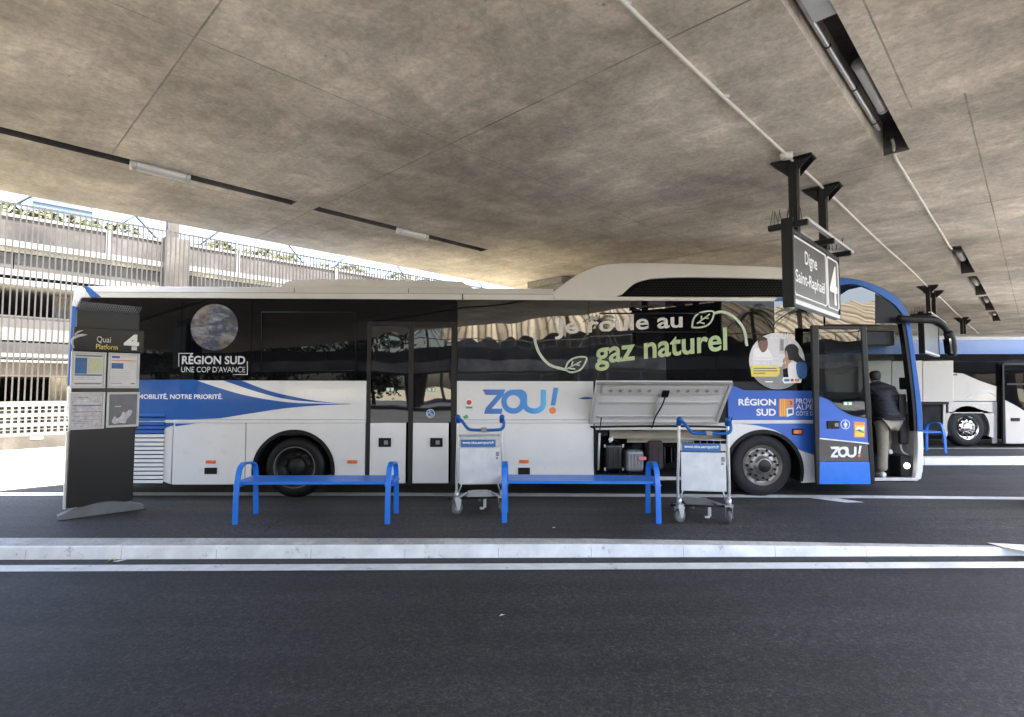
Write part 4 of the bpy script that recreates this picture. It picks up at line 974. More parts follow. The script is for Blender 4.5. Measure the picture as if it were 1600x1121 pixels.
# ================================================================== LUGGAGE
def suitcase(x0, x1, y0, z1, m, label, ribs=4, trim=None, dz=.0, wheels=True):
    """a hard shell case standing upright in the hold"""
    t = thing('suitcase', label, 'suitcase', ((x0+x1)/2, y0, HZ0), 0, 'suitcases in the open luggage hold')
    w_, h_ = x1-x0, z1-HZ0
    s_ = MB().box(-w_/2, w_/2, 0, .30, .05, h_, M[m]).build('shell', t, True, bevel=.05, seg=4)
    for i in range(ribs):
        x = -w_/2+w_*(i+.8)/(ribs+.6)
        MB().box(x-.012, x+.012, -.008, .0, .1, h_-.06, M[m]).build('rib', s_, True, bevel=.004)
    hb_ = MB(); hb_.tube(smooth([(-.07, .12, h_), (-.065, .12, h_+.04), (.065, .12, h_+.04), (.07, .12, h_)], 3), .011, M['black'], 8); hb_.build('handle', t, True)
    for x in (-w_/2+.05, w_/2-.05):
        MB().cyl((x-.012, .06, .026), (x+.012, .06, .026), .026, M['black'], 12).build('caster', t, True)
    if trim:
        mb = MB()
        for x in (-w_/2, w_/2):
            for z in (.08, h_-.03): mb.box(x-.014, x+.014, -.012, .03, z-.025, z+.025, M[trim])
        mb.build('corner_guard', t, True, bevel=.006)
    return t
XH = lambda u: at(u, 720, BY+.35).x
ZH = lambda v: at(1000, v, BY+.3).z
y_ = BY+.30
a = suitcase(XH(944), XH(972.5), y_, ZH(694), 'case_black', 'black hard suitcase with pale corner guards, at the open hold left end', 3, 'silver')
MB().prism([(-.09, .56), (-.02, .60), (-.01, .54), (-.07, .50)], -.014, -.008, M['txt']).build('luggage_tag', a, True)
a = suitcase(XH(975), XH(1002.5), y_-.1, ZH(703), 'case_grey', 'silver grey ribbed hard suitcase with a pink tag in the hold', 5, None)
MB().box(.06, .17, -.025, -.015, .24, .29, M['pink']).build('luggage_tag', a, True)
suitcase(XH(994), XH(1013), y_+.35, ZH(690), 'case_green', 'dark green soft suitcase behind the silver grey one', 2)
suitcase(XH(1014), XH(1039), y_+.1, ZH(690), 'case_brown', 'dark brown soft suitcase standing in the middle of the hold', 2)
suitcase(XH(1046), XH(1075), y_+.6, ZH(700), 'case_black', 'plain black suitcase deep in the hold behind the luggage trolley', 2)

# ================================================================== PERSON boarding
def skinned(name, verts, edges, m, parent=None, root=0, sub=2, loc=None):
    me = bpy.data.meshes.new(name); me.from_pydata([v[0] for v in verts], edges, [])
    me.materials.append(m)
    o = bpy.data.objects.new(name, me); COL.objects.link(o)
    bm = bmesh.new(); bm.from_mesh(me); ly = bm.verts.layers.skin.verify()
    bm.verts.ensure_lookup_table()
    for v, d in zip(bm.verts, verts):
        r = d[1]; v[ly].radius = r if isinstance(r, tuple) else (r, r); v[ly].use_root = False
    bm.verts[root][ly].use_root = True
    bm.to_mesh(me); bm.free()
    s_ = o.modifiers.new('skin', 'SKIN'); s_.use_smooth_shade = True; s_.branch_smoothing = .4
    u_ = o.modifiers.new('sub', 'SUBSURF'); u_.levels = sub; u_.render_levels = sub
    if parent is not None: o.parent = parent
    if loc is not None: o.location = loc
    return o
PB = at(1377, 747, BY+.12); px_, py_ = 6.13, BY+.13
# local frame: x right, y into the bus, z up from the entrance step (z=.28)
FL = (-.06, -.02, .07); KL = (.0, .02, .52); HL = (-.02, .0, .93)
FRr = (.18, .15, .43); KR = (.28, .33, .74); HR = (.16, .03, .93)
body = [((.07, .0, .97), .12), ((.07, .05, 1.14), .12), ((.05, .10, 1.34), .14), ((.0, .145, 1.48), .055), ((-.01, .16, 1.56), .06), ((-.01, .17, 1.655), (.078, .09)),
        (HL, .085), (KL, .058), ((FL[0], FL[1], .09), .04), ((FL[0]+.01, FL[1]+.15, .045), .035),
        (HR, .085), (KR, .06), (FRr, .04), ((FRr[0]+.02, FRr[1]+.15, FRr[2]-.03), .035),
        ((-.15, .13, 1.41), .055), ((-.22, .20, 1.15), .042), ((-.12, .40, 1.02), .03), ((-.09, .47, 1.01), (.016, .035)),
        ((.23, .08, 1.40), .055), ((.30, .06, 1.12), .042), ((.30, .27, .95), .03), ((.30, .34, .925), (.016, .035))]
edges = [(0, 1), (1, 2), (2, 3), (3, 4), (4, 5), (0, 6), (6, 7), (7, 8), (8, 9), (0, 10), (10, 11), (11, 12), (12, 13), (2, 14), (14, 15), (15, 16), (16, 17), (2, 18), (18, 19), (19, 20), (20, 21)]
for base, sx in ((17, 1), (21, -1)):
    bx, by, bz = body[base][0]
    for k in range(4):
        l = (.042, .05, .046, .036)[k]; off = (k-1.5)*.017
        i0 = len(body)
        body.append(((bx+off, by+.03, bz+.002), .008)); body.append(((bx+off, by+.03+l, bz-.012), .0075)); body.append(((bx+off*.9, by+.03+l*1.4, bz-.04), .0065))
        edges += [(base, i0), (i0, i0+1), (i0+1, i0+2)]
    i0 = len(body); body.append(((bx+sx*.035, by+.0, bz-.005), .0095)); body.append(((bx+sx*.05, by+.035, bz-.02), .008)); edges += [(base, i0), (i0, i0+1)]
person = skinned('person', body, edges, M['skin'], None, 0, 2, (px_, py_, .28))
tag(person, 'person in a navy quilted jacket and beige trousers climbing into the bus', 'person')
skinned('jacket', [((.07, .0, .90), (.19, .15)), ((.07, .03, 1.06), (.195, .155)), ((.06, .07, 1.22), (.20, .155)), ((.03, .11, 1.40), (.20, .13)), ((.0, .14, 1.515), (.085, .08)),
    ((-.15, .13, 1.41), .085), ((-.225, .20, 1.14), .07), ((-.13, .38, 1.025), .05),
    ((.22, .08, 1.40), .085), ((.305, .05, 1.11), .072), ((.30, .25, .955), .052)],
    [(0, 1), (1, 2), (2, 3), (3, 4), (3, 5), (5, 6), (6, 7), (3, 8), (8, 9), (9, 10)], M['navy'], person, 1)
jr = MB()
skinned('trousers', [((.07, .0, .93), (.155, .125)), ((HL[0], 0, .86), .105), (KL, .085), ((-.03, .0, .28), .078), ((-.055, -.02, .09), .082), ((HR[0], .03, .86), .105), (KR, .09), ((.23, .25, .58), .082), ((FRr[0]+.005, FRr[1]+.01, FRr[2]+.05), .07)],
    [(0, 1), (1, 2), (2, 3), (3, 4), (0, 5), (5, 6), (6, 7), (7, 8)], M['beige'], person, 0)
skinned('hair', [((-.01, .10, 1.525), (.07, .055)), ((-.01, .125, 1.615), (.096, .088)), ((-.01, .15, 1.70), (.09, .09))], [(0, 1), (1, 2)], M['hair'], person, 0)
for nm, (x, y, z) in (('shoe', (FL[0], FL[1], 0.0)), ('shoe', (FRr[0], FRr[1], FRr[2]-.09))):
    skinned(nm, [((x, y-.07, z+.05), (.042, .045)), ((x, y+.02, z+.045), (.048, .048)), ((x+.015, y+.12, z+.032), (.05, .036)), ((x+.02, y+.19, z+.028), (.042, .028))], [(0, 1), (1, 2), (2, 3)], M['shoe'], person, 1)

# ================================================================== BENCHES
def make_bench(label, L=1.92):
    t = thing('bench', label, 'bench', (0, 0, 0), 0, 'blue metal benches on the platforms')
    for x in (0, L):
        path = smooth([(x, -.01, .0), (x, 0, .28), (x, .02, .50), (x, .075, .66), (x, .14, .705), (x, .20, .72), (x, .42, .695), (x, .50, .645), (x, .545, .52), (x, .56, .25), (x, .57, .0)], 5)
        k = len(path)//2
        MB().flat(path, (.065, 0, 0), .03, M['benchblue']).build('arm_leg', t, True, bevel=.006)
        MB().box(x-.05, x+.05, .02, .545, .455, .475, M['benchblue']).build('bracket', t, True, bevel=.004)
    for i in range(4):
        y = .035+i*.128
        MB().box(-.04 if i else -.0, L+.04 if i else L-.0, y, y+.112, .477, .515, M['benchblue']).build('seat_slat', t, True, bevel=.006)
    return t
b1 = make_bench('blue metal bench standing in front of the dark rear wheel of the bus', 1.865); b1.location = (-3.24, 6.875, .003)
def place(o, loc, label, rz=0): o.location = loc; o['label'] = label; o.rotation_euler = (0, 0, rz); return o
b2 = place(copy_tree(b1), (.073, 6.915, .003), 'blue metal bench standing between the two luggage trolleys', R(-2.5)); b2.scale = (1.03, 1, 1)
pf = atZ(1477, 709, .126); b3 = place(copy_tree(b1), (pf.x-1.865, pf.y, .129), 'small looking blue bench on the far platform beside the cream coach')

# ================================================================== LUGGAGE TROLLEYS
def make_trolley(label, loc, rz, rails=True):
    t = thing('luggage_trolley', label, 'luggage trolley', loc, rz, 'airport luggage trolleys')
    w2 = .30
    for s in (-1, 1):
        MB().tube(smooth([(s*(w2+.01), .05, .17), (s*(w2+.012), .03, .5), (s*w2, .0, .9), (s*(w2-.005), -.02, 1.25)], 4), .019, M['steel'], 10).build('upright', t, True)
        MB().tube(smooth([(s*(w2-.005), -.01, 1.22), (s*(w2-.004), -.04, 1.29), (s*(w2-.01), -.09, 1.28)], 3), .034, M['blue'], 10).build('handle_end', t, True)
        MB().cyl((s*(w2-.06), .05, .40), (s*(w2+.0), .12, .20), .009, M['steel'], 8).build('strut', t, True)
    h = smooth([(-w2, -.07, 1.285), (-w2+.06, -.09, 1.24), (-w2+.14, -.10, 1.14), (-w2+.24, -.10, 1.12), (w2-.1, -.10, 1.12), (w2, -.09, 1.14), (w2+.02, -.08, 1.22), (w2-.005, -.05, 1.27)], 5)
    MB().tube(h, .020, M['blue'], 10).build('handle', t, True)
    MB().box(.01, .09, -.125, -.08, 1.09, 1.155, M['grey']).build('brake_box', t, True, bevel=.012)
    # child basket of wires
    bk = MB()
    for z, y1 in ((1.03, .18), (.90, .16)):
        bk.tube([(-w2+.01, 0, z), (-w2+.03, y1, z), (w2-.03, y1, z), (w2-.01, 0, z)], .007, M['steel'], 6)
    bk.tube([(-w2, .0, 1.03), (w2, .0, 1.03)], .007, M['steel'], 6)
    for i in range(7):
        x = -w2+.05+i*(2*w2-.1)/6; bk.tube([(x, .17, 1.03), (x, .16, .9), (x, .03, .88)], .004, M['steel'], 5)
    bk.build('basket', t, True)
    MB().box(-w2+.0, w2, -.004, .012, .895, .985, M['silver']).build('board_rail', t, True, bevel=.004)
    sg = MB().box(-w2+.045, w2-.09, -.016, -.004, .885, .985, M['bluep']).build('url_sign', t, True, bevel=.004)
    text('lettering', 'www.nice.aeroport.fr', M['txt'], sg, (-w2+.065, -.018, .917), (1, 0, 0), (0, 0, 1), 2*w2-.175, .05, .02, local=True)
    MB().box(-w2+.025, w2-.025, .004, .02, .385, .875, M['sheet']).build('advert_board', t, True, bevel=.008)
    st_ = MB(); st_.box(w2-.085, w2-.04, .0005, .003, .76, .82, M['grey']); st_.box(w2-.085, w2-.055, -.001, .002, .72, .75, M['textbar']); st_.build('sticker', t, True)
    MB().cyl((-w2-.12, -.05, .215), (w2, .02, .205), .015, M['black'], 8).build('bumper_bar', t, True)
    lo_ = MB(); 
    for s in (-1, 1): lo_.tube([(s*w2, .06, .19), (s*.2, .55, .16), (s*.1, .80, .15)], .016, M['steel'], 8)
    lo_.tube([(-.1, .80, .15), (.1, .80, .15)], .016, M['steel'], 8); lo_.box(-.17, .17, .15, .7, .165, .175, M['steel']); lo_.build('load_deck', t, True)
    for s, tw in ((-1, 35), (1, 75)):
        c = Vector((s*(w2+.005), -.02 if s < 0 else .02, .084)); d = Vector((math.cos(R(tw)), math.sin(R(tw)), 0)); ax = Vector((-d.y, d.x, 0))
        cs = MB(); cs.prism3([c+Vector((0, 0, .125))+d*.05+ax*.045, c+Vector((0, 0, .125))-d*.06+ax*.045, c+Vector((0, 0, -.02))-d*.02+ax*.045, c+Vector((0, 0, -.02))+d*.02+ax*.045], -ax*.012, M['steel'])
        cs.prism3([c+Vector((0, 0, .125))+d*.05-ax*.033, c+Vector((0, 0, .125))-d*.06-ax*.033, c+Vector((0, 0, -.02))-d*.02-ax*.033, c+Vector((0, 0, -.02))+d*.02-ax*.033], -ax*.012, M['steel'])
        cs.prism3([c+Vector((0, 0, .122))+d*.05+ax*.05, c+Vector((0, 0, .122))-d*.06+ax*.05, c+Vector((0, 0, .122))-d*.06-ax*.05, c+Vector((0, 0, .122))+d*.05-ax*.05], (0, 0, .02), M['steel'])
        cs.cyl(c+Vector((0, 0, .13)), c+Vector((0, 0, .22)), .03, M['steel'], 10)
        fo = cs.build('caster', t, True)
        wl = MB(); wl.tube([c-ax*.024, c-ax*.02, c+ax*.02, c+ax*.024], [.07, .082, .082, .07], M['casterg'], 24); wl.tube([c-ax*.027, c+ax*.027], .04, M['silver'], 16); wl.build('caster_wheel', fo, True)
    MB().box(.05, .09, .02, .06, .07, .2, M['steel']).box(.0, .06, -.04, .03, .06, .085, M['steel']).build('brake_foot', t, True, bevel=.006)
    cw = MB(); cw.cyl((-.02, .80, .05), (.02, .80, .05), .055, M['grey'], 16); cw.build('caster_wheel', t, True)
    return t
p1 = at(750, 720, 7.45); t1 = make_trolley('luggage trolley standing squarely at the left end of the middle blue bench', (p1.x, 7.40, .006), R(2))
p2 = at(1101, 760, 6.86); t2 = place(copy_tree(t1), (p2.x-.01, 6.86, .006), 'luggage trolley turned askew in front of the open hold and front wheel', R(-9))

# ================================================================== PLATFORM TOTEM
T0 = Vector((-5.615, 7.17, 0)); wT = float((np.array([T0.x, T0.y])-E0)@MM)
def TP(u, v, k=0.0): return onplane(u, v, wT+k)
tot = thing('platform_totem', 'dark platform totem marked Quai Platform 4 with four timetable frames', 'platform sign', (T0.x+.3, T0.y+.3, 0), 0)
def tprism(pts, k0, k1, m, name, parent=tot, bevel=.0, mb=None, raw=False):
    mb = mb or MB(); q = pts if raw else [TP(*p, k1) for p in pts]
    mb.prism3([deck(s, wT+k0, z) for s, z in q], Vector((MM[0], MM[1], 0))*(k1-k0), m)
    return mb.build(name, parent, bevel=bevel) if name else mb
sL, sR = TP(107, 700)[0], TP(209, 700)[0]
zt = TP(160, 672)[1]
def sz(s0, s1, z0, z1): return [(s0, z0), (s1, z0), (s1, z1), (s0, z1)]
su = lambda u: TP(u, 600, .03)[0]
# base rail, arched
s0, s1 = TP(90, 800)[0], TP(223, 790)[0]
arcp = [(s0+(s1-s0)*i/14, .06+.11*math.sin(math.pi*i/14)) for i in range(15)]
tprism([(s0, 0.004)]+arcp+[(s1, .004)], -.06, .09, M['greyfoot'], 'foot', bevel=.006, raw=True)
base_panel = tprism([(sL, .14), (sR, .14), (sR, zt+.05), (sL, zt+.05)], -.05, .06, M['charcoal'], 'lower_panel', bevel=.012, raw=True)
tprism([(sL-.03, .12), (sL-.002, .12), (sL-.002, zt), (sL-.03, zt)], -.03, .03, M['silver'], 'edge_strip', bevel=.006, raw=True)
zl, zh2 = TP(165, 672, .06)[1], TP(168, 514, .09)[1]
sA, sB = TP(112, 600, .08)[0], TP(220, 600, .08)[0]
tprism(sz(sA+.01, sB-.01, zl, TP(168, 550, .06)[1]), -.03, .03, M['charcoal'], 'back_panel', raw=True)
hd_ = tprism(sz(sA, sB+.02, TP(168, 550, .08)[1], zh2), -.02, .085, M['charcoal'], 'header_panel', bevel=.008, raw=True)
ztop = TP(168, 488, -.1)[1]
rear = tprism(sz(TP(119, 520, -.1)[0], TP(217, 520, -.1)[0], 2.0, ztop), -.16, -.08, M['charcoal'], 'rear_panel', bevel=.008, raw=True)
spk = MB()
for i in range(26):
    s = TP(122, 520, -.1)[0]+(TP(214, 520, -.1)[0]-TP(122, 520, -.1)[0])*i/25
    for a in (-.05, .05): p = deck(s, wT-.12, ztop); spk.cyl(p, (p.x+D[0]*a, p.y+D[1]*a, p.z+.115), .0028, M['grey'], 4)
spk.build('pigeon_spikes', rear)
def ttext(s_, m, u0, v1, u1, v0, bold=0, k=.088, parent=hd_):
    a, b = TP(u0, v1, k), TP(u1, v1, k); c_ = TP(u0, v0, k); o_ = deck(a[0], wT+k, a[1])
    return text('lettering', s_, m, parent, tuple(o_), (D[0], D[1], 0), (0, 0, 1), b[0]-a[0], c_[1]-a[1], bold)
ttext('Quai', M['txtgrey'], 151, 536.5, 173, 525.5, .0); ttext('Platform', M['txtyellow'], 150, 545.5, 184, 537.5, .0); ttext('4', M['txt'], 193, 547, 217, 522, .05)
lg = MB()
for pts in (((116, 544), (112, 534), (117, 527), (126, 523), (136, 523)), ((117, 524), (122, 519), (130, 516.5)), ((116, 530), (122, 526), (131, 524.2), (137, 523))):
    P = [TP(*p, .088) for p in pts]; P = smooth([(a, b, 0) for a, b in P], 4); n_ = len(P)
    lg.tube([deck(a, wT+.087, b) for a, b, _ in P], [.003+.008*math.sin(math.pi*min(1, i/(n_-1)*.9+.1)) for i in range(n_)], M['txtgrey'], 6)
lg.build('fan_logo', hd_)
def poster(u0, v0, u1, v1, skew, fill, marks):
    k = .07; (a, zt_1), (b, _) = TP(u0, v0, k), TP(u1, v0, k); zb_ = TP((u0+u1)/2, v1, k)[1]; zt2 = TP((u0+u1)/2, v0, k)[1]
    f = MB()
    tprism(sz(a, b, zb_, zt2), .03, .055, M['silver'], None, mb=f, raw=True)
    for q in (sz(a, b, zb_, zb_+.028), sz(a, b, zt2-.028, zt2), sz(a, a+.028, zb_+.028, zt2-.028), sz(b-.028, b, zb_+.028, zt2-.028)): tprism(q, .055, .072, M['silver'], None, mb=f, raw=True)
    fo = f.build('poster_frame', tot, bevel=.004)
    pm_ = MB(); A, Bb, ZB, ZT = a+.03, b-.03, zb_+.03, zt2-.03
    tprism(sz(A, Bb, ZB, ZT), .055, .058, M[fill], None, mb=pm_, raw=True)
    for x0, x1, y0, y1, m_ in marks:
        tprism(sz(A+(Bb-A)*x0, A+(Bb-A)*x1, ZT-(ZT-ZB)*y1, ZT-(ZT-ZB)*y0), .058, .0592+.0004*random.random(), M[m_], None, mb=pm_, raw=True)
    pm_.build('timetable', fo); return fo, (A, Bb, ZB, ZT)
rnd = random.Random(3)
poster(112, 550, 167, 607, 0, 'paperw', [(0.04, .96, .03, .08, 'textbar'), (.04, .44, .12, .62, 'bluep'), (.46, .95, .12, .6, 'lime'), (.04, .96, .635, .68, 'bluep'), (0.06, .9, .72, .74, 'paperl'), (.06, .8, .78, .8, 'paperl'), (.04, .96, .9, .95, 'textbar')]+[(.48, .93, .16+i*.05, .175+i*.05, 'silver') for i in range(8)])
poster(169.5, 552, 219, 607, 0, 'paperw', [(.04, .34, .03, .1, 'bluep'), (.4, .9, .04, .06, 'silver'), (.03, .97, .16, .19, 'orangeprint'), (.04, .48, .26, .44, 'bluep'), (.78, .95, .9, .94, 'textbar'), (.05, .45, .9, .92, 'textbar')]+[(.06, .6+.3*rnd.random(), .5+i*.065, .512+i*.065, 'silver') for i in range(6)])
poster(109, 613, 165, 671, 0, 'paperl', [(.03, .97, .02, .06, 'silver'), (.03, .97, .33, .36, 'bluep'), (.03, .97, .53, .55, 'textbar'), (.03, .97, .62, .635, 'silver')]+[(.05, .5+.45*rnd.random(), .08+i*.05, .1+i*.05, rnd.choice(['silver', 'grey', 'paperw'])) for i in range(5)]+[(.05, .5+.45*rnd.random(), .66+i*.055, .672+i*.055, rnd.choice(['grey', 'silver'])) for i in range(6)])
fo, (A, Bb, ZB, ZT) = poster(167.5, 613, 218.5, 667.5, 0, 'greyfoot', [(.2, .42, .38, .41, 'silver')])
mp = MB(); q = smooth([(A+(Bb-A)*x, ZT-(ZT-ZB)*y) for x, y in ((.12, .9), (.2, .72), (.3, .78), (.42, .72), (.5, .58), (.62, .6), (.72, .52), (.85, .56), (.78, .72), (.66, .82), (.6, .95), (.4, .93), (.25, .96))], 3, True)
tprism(q, .058, .0605, M['paperl'], None, mb=mp, raw=True); mp.build('map_print', fo)

# ================================================================== HANGING SIGNS
def hanging_sign(label, u1, u2, wv, s0, s1, z0, z1, zp, words=True):
    t = thing('hanging_sign', label, 'hanging sign', tuple(deck((s0+s1)/2, wv, z1)), 0, 'signs hanging from the deck')
    dv = Vector((D[0], D[1], 0)); mv = Vector((MM[0], MM[1], 0))
    for u_ in (u1, u2):
        p = MB(); a = deck(u_, wv, 0); hw = .052
        p.obox(a-dv*hw-mv*hw*.8+Vector((0, 0, zp)), dv*2*hw, mv*1.6*hw, Vector((0, 0, Z-zp)), M['black'])
        po_ = p.build('hanger_post', t, bevel=.008)
        br_ = MB()
        br_.obox(a-dv*.09-mv*.20+Vector((0, 0, Z-.025)), dv*.18, mv*.40, Vector((0, 0, .023)), M['black'])
        for s in (-1, 1):
            q = [a+mv*s*.045+Vector((0, 0, Z-.026)), a+mv*s*.19+Vector((0, 0, Z-.026)), a+mv*s*.045+Vector((0, 0, Z-.17))]
            br_.prism3([p_-dv*.075 for p_ in q], dv*.01, M['black']); br_.prism3([p_+dv*.065 for p_ in q], dv*.01, M['black'])
        br_.build('bracket', po_, bevel=.004)
    th = .045
    b = MB()
    def fbox(sa, sb, wa, wb, za, zb_, m): b.obox(deck(sa, wv+wa, za), dv*(sb-sa), mv*(wb-wa), Vector((0, 0, zb_-za)), m)
    fbox(s0-.05, s0, -th-.01, th+.01, z0-.04, z1+.10, M['black'])
    fbox(s1, s1+.04, -th, th, z0, z1, M['black'])
    fbox(s0, s1, -th, th, z1-.04, z1, M['black']); fbox(s0, s1, -th, th, z0, z0+.05, M['silver'])
    fbox(s0, s1, -th+.012, th-.014, z0+.05, z1-.04, M['plate'])
    bd = b.build('sign_box', t, bevel=.006)
    # swan-neck lights and rail above
    rl = MB(); rl.obox(deck(s0+.02, wv-.10, z1+.06), dv*(s1-s0+.15), mv*.07, Vector((0, 0, .035)), M['steel']); rl.obox(deck(s0+.02, wv+.13, z1+.06), dv*(s1-s0+.15), mv*.05, Vector((0, 0, .03)), M['steel']); rl.build('lamp_rail', t, bevel=.004)
    for f in (.0, .55, .98):
        s = s0+(s1-s0)*f
        MB().obox(deck(s-.03, wv-.19, z1+.0), dv*.06, mv*.38, Vector((0, 0, .06)), M['black']).build('sign_lamp', t, bevel=.01)
    for ss in (0, .9):
        sp_ = MB()
        for i in range(12): p = deck(s0+(s1-s0)*ss+.03*(i % 3-1), wv-.16+.026*i, z1+.06); sp_.cyl(p, p+Vector((random.uniform(-.04, .04), random.uniform(-.04, .04), .14)), .003, M['black'], 4)
        sp_.build('pigeon_spikes', t)
    if words:
        k = th-.013; sm = s0+(s1-s0)*.70
        wt = MB()
        def frame(sa, sb, za, zb_, r):
            P = []
            for cx, cz, a0 in ((sb-r, zb_-r, 0), (sa+r, zb_-r, 90), (sa+r, za+r, 180), (sb-r, za+r, 270)):
                P += [(cx+r*math.cos(R(a0+j*18)), cz+r*math.sin(R(a0+j*18))) for j in range(6)]
            wt.tube([deck(a_, wv+k+.002, z_) for a_, z_ in P], .0115, M['txt'], 4, True)
        frame(s0+.03, sm-.03, z0+.10, z1-.07, .05); frame(sm+.03, s1-.03, z0+.10, z1-.07, .05); wt.build('sign_border', bd)
        def stext(tx, a_, b_, za, zb_, bold, shear=0): text('lettering', tx, M['txt'], bd, tuple(deck(a_, wv+k+.004, za)), (D[0], D[1], 0), (0, 0, 1), b_-a_, zb_-za, bold)
        hh = z1-z0; ws = sm-s0
        stext('Digne', s0+ws*.33, s0+ws*.69, z0+hh*.545, z0+hh*.79, .012); stext('Saint-Rapha\u00ebl', s0+ws*.065, s0+ws*.93, z0+hh*.25, z0+hh*.475, .012); stext('4', sm+(s1-sm)*.24, sm+(s1-sm)*.86, z0+hh*.2, z0+hh*.82, .02)
    return t
wS = 7.32
a = onplane(1233, 420, wS); b = onplane(1305, 440, wS)
zlo = (onplane(1233, 474, wS)[1]+onplane(1305, 499, wS)[1])/2; zhi = (onplane(1233, 362, wS)[1]+onplane(1303, 400, wS)[1])/2
print('SIGN', a, b, zlo, zhi)
hanging_sign('large hanging destination sign for Digne and Saint-Rapha\u00ebl, bay 4, nearest of its row', 5.75, 6.84, wS, a[0], b[0], zlo, zhi, zhi-.05)
wS2 = 7.32
a = onplane(1440, 520, wS2); b = onplane(1464, 530, wS2); z0_ = (onplane(1440, 552, wS2)[1]+onplane(1464, 556, wS2)[1])/2; z1_ = onplane(1440, 495, wS2)[1]
hanging_sign('smaller looking hanging sign behind the bus mirror, above the far platform', 15.6, 16.6, wS2, a[0], b[0], z0_, z1_, z1_-.05, False)
a = onplane(1503, 520, 7.32)[0]
hanging_sign('farthest hanging sign, its posts just showing over the cream coach roof', a, a+1.0, 7.32, a, a+2.2, z0_, z1_, z1_-.05, False)

# ================================================================== OVERHEAD FITTINGS
cd = MB(); P = [deck(u_, 7.33+(.008*math.sin(u_*1.1)), Z-.022) for u_ in np.arange(-6, 40, .5)]
cd.tube(P, .016, M['conduit'], 8)
for u_ in np.arange(-5, 40, 1.5): p = deck(u_, 7.33+.0*u_, Z-.02); cd.obox(p-Vector((.02, .02, 0)), (.04, 0, 0), (0, .04, 0), (0, 0, .02), M['conduit'])
tag(cd.build('conduit'), 'long pale grey conduit running under the deck past the hanging sign posts', 'conduit')
jb = MB(); p = deck(5.5, 7.33, Z-.06); jb.cyl(p, p+Vector((0, 0, .055)), .06, M['conduit'], 14); tag(jb.build('junction_box'), 'round junction box on the long conduit by the near sign bracket', 'junction box')
cd = MB(); P = [deck(6.2, 8.12, Z+.12), deck(6.27, 8.12, Z+.1), deck(6.32, 8.12, Z-.02), deck(6.45, 8.12, Z-.03)]+[deck(u_, 8.12, Z-.03) for u_ in np.arange(6.8, SR[1][0], .4)]+[deck(SR[1][0]+.15, 8.12, Z+.0)]
cd.tube(P, .015, M['conduit'], 8); tag(cd.build('conduit'), 'short pale conduit between the near light slot and the next slot', 'conduit')
cd = MB(); cd.tube([deck(u_, 8.075, Z+.10) for u_ in np.arange(-5, 6.2, .4)], .02, M['steel'], 10)
for u_ in np.arange(-4.8, 6, .8): cd.tube([deck(u_, 8.075, Z+.10), deck(u_+.02, 8.075, Z+.10)], .023, M['black'], 10)
tag(cd.build('pipe'), 'grey pipe running inside the large near light slot', 'pipe')
def lamp(label, u0, wv, ln, z, r=.05, open_=False):
    t = thing('tube_lamp', label, 'lamp', tuple(deck(u0, wv, z)), 0, 'unlit tube lamps in the deck slots')
    MB().tube([deck(u0+.03, wv, z), deck(u0+.05, wv, z), deck(u0+ln-.05, wv, z), deck(u0+ln-.03, wv, z)], [r*.9, r, r, r*.9], M['tube'], 16).build('diffuser', t)
    for a_, b_ in ((u0, u0+.05), (u0+ln-.05, u0+ln)): MB().tube([deck(a_, wv, z), deck(b_, wv, z)], r*1.06, M['silver'], 16).build('end_cap', t)
    return t
ur = onplane_u = lambda u, v: float((np.array([atZ(u, v, Z).x, atZ(u, v, Z).y])-E0)@D)
la_, lb_ = ur(1322, 112), ur(1352, 160)
lamp('pale tube lamp hanging in the large slot at the upper right', la_+.12, 8.185, .95, Z+.09, .042)
hb = MB(); p = deck(3.2, 8.1, Z+.02); hb.obox(p, Vector((D[0], D[1], 0))*.35, Vector((MM[0], MM[1], 0))*.16, (0, 0, .12), M['silver']); tag(hb.build('cable_box', bevel=.01), 'grey cable box in the large slot at the photo top edge', 'junction box')
for (a_, b_), lb in zip((((205, 253), (297, 276)), ((617, 360), (661, 371))), ('tube lamp bridging the long left slot above the fence', 'tube lamp in the shorter slot above the bus rear')):
    u0_, u1_ = ur(*a_), ur(*b_); lamp(lb, u0_, 2.17, u1_-u0_, Z-.01, .06)
for i, (s_, lb) in enumerate(zip(SR[1:], ('nearest of the four small slot lamps at right', 'second of the four small slot lamps at right', 'third of the four small slot lamps at right', 'farthest of the four small slot lamps at right'))):
    lamp(lb, (s_[0]+s_[1])/2-.4, 8.14, .8, Z+.12, .05)

# concrete pillar behind the bus
pc = atZ(790, 443, Z-.02); pl_ = thing('concrete_pillar', 'concrete pillar head showing above the bus roof', 'pillar', (pc.x+.5, pc.y+.6, 0))
uP, wP = float((np.array([pc.x, pc.y])-E0)@D)+.9, float((np.array([pc.x, pc.y])-E0)@MM)+.9
dv = Vector((D[0], D[1], 0)); mv = Vector((MM[0], MM[1], 0)); cP = deck(uP, wP, 0)
MB().obox(cP-dv*.45-mv*.45, dv*.9, mv*.9, (0, 0, Z-.3), M['conc_dk']).build('shaft', pl_, bevel=.03)
MB().obox(cP-dv*.6-mv*.5+Vector((0, 0, Z-.14)), dv*1.2, mv*1.0, (0, 0, .135), M['conc_dk']).obox(cP-dv*.5-mv*.45+Vector((0, 0, Z-.26)), dv*1.0, mv*.9, (0, 0, .118), M['conc_dk']).build('capital', pl_, bevel=.01)

